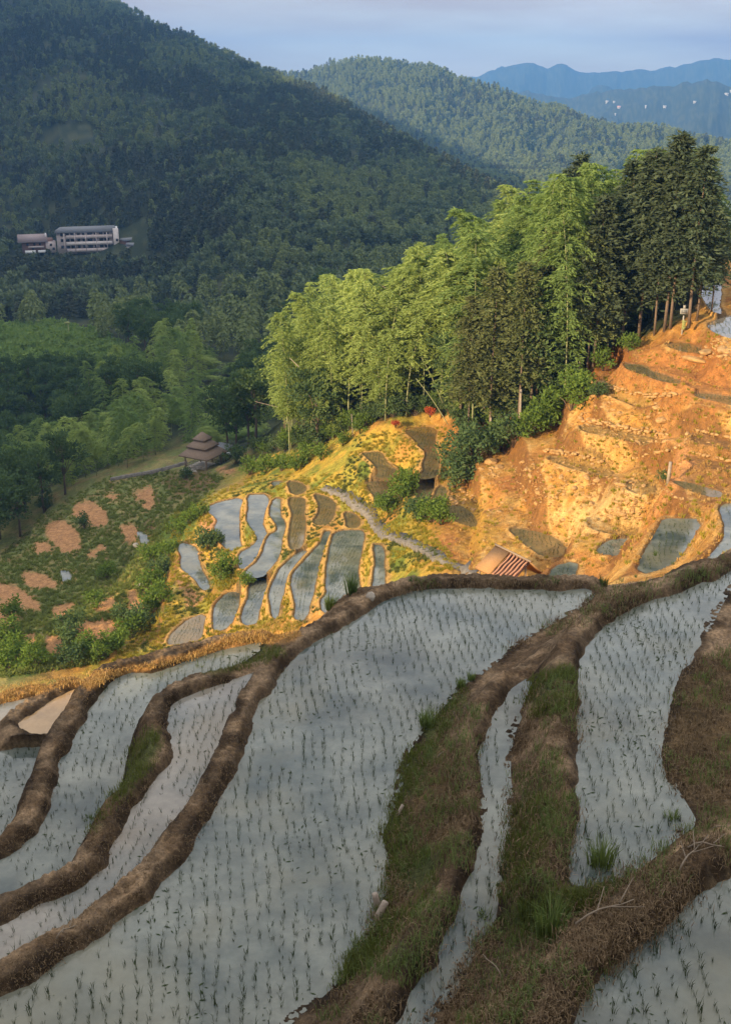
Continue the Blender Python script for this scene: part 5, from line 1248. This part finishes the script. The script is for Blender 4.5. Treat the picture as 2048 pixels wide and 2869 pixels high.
stone_wall([tuple(p) for p in cr([(620,1300),(760,1250),(900,1210),(1040,1190),(1180,1120),(1260,1000)])], .28, 'curved stone edging climbing to the foot of the bare earth track', 1)
stone_wall([tuple(p) for p in cr([(1200,1185),(1400,1235),(1624,1275),(1700,1290)])], .26, 'thin stone edging above the brown field at the right edge', 1)
stone_wall([tuple(p) for p in cr([(1330,1000),(1480,1040),(1640,1075),(1700,1085)])], .26, 'topmost thin stone edging at the right edge of the hillside', 1)
stone_wall([tuple(p) for p in cr([(980,1530),(1060,1570),(1130,1625),(1200,1625)])], .2, 'short line of pale stones below the narrow green paddy', 1)
stone_wall([tuple(p) for p in cr([(880,680),(960,800),(1000,920),(1020,1010)])], .3, 'stones lining the left side of the bare earth track', 1)

# ---------------------------------------------------------------- posts, fallen bamboo, twigs
P = G(1870, 1352); tag(link('fence_post', MB().tube([(0, 0, -.2), (.03, 0, 1.25)], [.11, .09], 7).mesh('fence_post', 'pale_bark'), None, tuple(P)), 'pale wooden post stuck in the corner of the right terrace', 'post')
P = G(1856, 1352); plant('shrub', SPD, 1, P, .55, 'small dark shrub beside the pale terrace post', 'shrub', None, names=('stems', 'leaves'))
def pole_px(name, a, b, ya, yb, r, mat, label, cat, sagm=0.):
    A_, B_ = at_y(a[0], a[1], ya), at_y(b[0], b[1], yb); t_ = np.linspace(0, 1, 7)[:, None]; Pp = A_ * (1 - t_) + B_ * t_ + np.array([0, 0, 1.]) * sagm * np.sin(t_ * math.pi)
    tag(link(name, MB().tube(Pp - A_, np.linspace(r, r * .6, 7), 6).mesh(name, mat), None, tuple(A_)), label, cat)
pole_px('fallen_bamboo', (1213,1172),(1140,1122),100,99,.045,'pale_bark','pale fallen bamboo pole slanting down to the brown terrace top','bamboo pole')
pole_px('fallen_bamboo', (1140,1122),(1100,1119),99,99.5,.035,'pale_bark','short level bamboo pole meeting the slanting fallen one','bamboo pole')
pole_px('leaning_bamboo', (1255,1190),(1165,1060),95,96,.04,'culm','long bare green bamboo leaning left in front of the grove','bamboo pole',.2)
pole_px('leaning_bamboo', (1240,1130),(1180,1000),97,98,.035,'culm','upper bare bamboo leaning left above the red shrub','bamboo pole',.2)
pole_px('dead_bamboo', (1140,842),(1060,795),104,105,.045,'pale_bark','pale dead culm slanting through the top of the sunlit bamboo','bamboo pole')
pole_px('dead_bamboo', (1005,977),(980,940),104,105,.045,'pale_bark','short pale dead culm in the middle of the sunlit bamboo','bamboo pole')
pole_px('dead_bamboo', (838,1028),(812,1003),106,107,.045,'pale_bark','pale dead culm at the left side of the sunlit bamboo','bamboo pole')
pole_px('bent_bamboo', (785,1142),(715,1125),112,113,.03,'pale_bark','thin pale pole reaching left out of the grove','bamboo pole')
# trunks that show at the front of the grove
for (b_, t_, Y, r, lab) in [((991,1260),(985,1160),101.5,.06,'pale bare culm left in the gap under the bamboo'),((1001,1250),(995,1165),102,.045,'thinner pale culm right in the gap under the bamboo'),((1045,1222),(1044,1170),101,.045,'pale culm at the right of the gap under the bamboo'),((1456,1185),(1459,1090),84.6,.13,'pale fir trunk standing bare at the front of the grove'),((1371,1235),(1375,1170),86.2,.13,'pale brown trunk below the rusty firs'),((1622,1040),(1624,1000),86.5,.10,'short pale trunk in the dark gap of the fir grove')]:
    pole_px('bare_trunk', b_, t_, Y, Y, r, 'pale_bark', lab, 'trunk')
# grass tufts of the foreground
def big_tuft(px, py, h, n, mat, label, w_=.014, rmin=8.):
    P = G(px, py, H, rmin, 45.); a = rng.random(n) * 6.283; C = np.stack([np.cos(a), np.sin(a), np.zeros(n)], -1) * (.13 * h / .5) * rng.random((n, 1)); C[:, 2] = -.03
    D = np.stack([np.cos(a), np.sin(a), np.zeros(n)], -1) * .5
    V, Q, T = blades(C, D, h * (.55 + .6 * rng.random(n)), w_, np.clip(rng.normal(.45, .3, n), 0, 1.2))
    tag(link('grass_tuft', mesh_np('grass_tuft', V, [Q, T], mat, tone=np.repeat(rng.random(n), 5)), None, tuple(P)), label, 'grass tuft')
big_tuft(1195,2035,.42,120,'tuft','bluish green tuft spilling over the right rim of the big paddy')
big_tuft(1680,2440,.55,160,'tuft','tall pale green tuft at the lower end of the right paddy')
big_tuft(1540,2620,.6,190,'tuft','tall drooping green tuft in the middle of the near bank')
big_tuft(1290,1925,.26,90,'tuft','small green tuft on the rim between big paddy and upper bank')
big_tuft(1320,1905,.22,80,'tuft','small tuft just beyond the other rim tuft')
big_tuft(1470,2560,.30,90,'tuft','low green tuft left of the tall drooping one')
big_tuft(1360,2580,.26,70,'tuft','thin tuft at the water edge of the narrow channel')
big_tuft(1880,2310,.30,90,'tuft','green tuft at the lower right corner of the right paddy')
big_tuft(985,1662,.50,90,'leaf','dark tuft in front of the middle paddies, on the far dike',.02,15.)
big_tuft(925,1705,.42,90,'tuft','grey-green tuft left of the dark one on the far dike',.02,15.)
big_tuft(1690,1640,.30,60,'leaf','dark tuft right of the dike crossing behind the big paddy',.015,15.)
big_tuft(1835,1555,.30,40,'leaf','slender dark weed standing on the right far dike',.015,15.)
big_tuft(560,1880,.22,70,'tuft','small grass tuft where the second dike begins',.014,15.)
big_tuft(250,2310,.24,80,'tuft','weedy tuft on the outer bank of the second dike')
for i_, (px_, py_, h_, lab_) in enumerate([(1740,1628,.34,'tall dark weed on the far dike, leftmost above the bank crossing'),(1780,1616,.22,'short dark weed between the taller ones on the far dike'),(1885,1580,.26,'dark weed on the far dike near the right end'),(1150,1628,.16,'small dark weed on the far dike above the big paddy'),(1560,1632,.18,'small weed on the far dike below the shelter')]):
    big_tuft(px_, py_, h_, 26, 'leaf', lab_, .012, 15.)
# twigs and stumps
def twig(px, py, ln, ang, r, label, branch=True):
    P = G(px, py, H, 7., 40.) + np.array([0, 0, .05]); d = np.array([math.cos(ang), math.sin(ang), .12]); t_ = np.linspace(0, 1, 6)[:, None]
    mb = MB().tube(d * ln * t_ + np.array([0, 0, .05]) * np.sin(t_ * 5), np.linspace(r, r * .5, 6), 5)
    if branch:
        for s, da in ((.35, .7), (.6, -.8), (.75, .5)):
            e = np.array([math.cos(ang + da), math.sin(ang + da), .3]); mb.tube(d * ln * s + e * ln * .45 * t_, np.linspace(r * .7, r * .3, 6), 5)
    tag(link('twig', mb.mesh('twig', 'twig'), None, tuple(P)), label, 'twig')
twig(160,2640,.30,1.0,.012,'pale forked twig lying on the dike at lower left')
twig(1610,2600,.75,.45,.012,'long pale branching twig on the near bank')
twig(1900,2450,.55,.9,.012,'forked pale twig on the near bank above the lower right paddy')
twig(1925,2385,.4,.1,.012,'pale twig lying level below the right paddy corner')
twig(1410,2760,.45,2.0,.009,'thin twig at the bottom of the near bank',False)
twig(1990,2330,.4,-.3,.010,'thin pale twig near the right edge of the near bank',False)
twig(1225,2130,.3,.6,.010,'short pale stem on the brown bank beside the big paddy',False)
def log(px, py, h, r, lean, label):
    P = G(px, py, H, 7., 40.); t_ = np.linspace(0, 1, 5)[:, None]
    tag(link('stump', MB().tube(np.array([lean[0], lean[1], 1.]) * h * t_ - np.array([0, 0, .05]), np.linspace(r, r * .8, 5), 8).mesh('stump', 'pale_bark'), None, tuple(P)), label, 'stump')
log(1060,2540,.24,.05,(-.2,.1),'weathered stump at the right rim of the big paddy, upper one')
log(1052,2575,.26,.055,(.5,.3),'leaning weathered log at the right rim of the big paddy')
log(1106,2290,.20,.03,(.6,.5),'slim pale branch stub on the grassy rim of the big paddy')
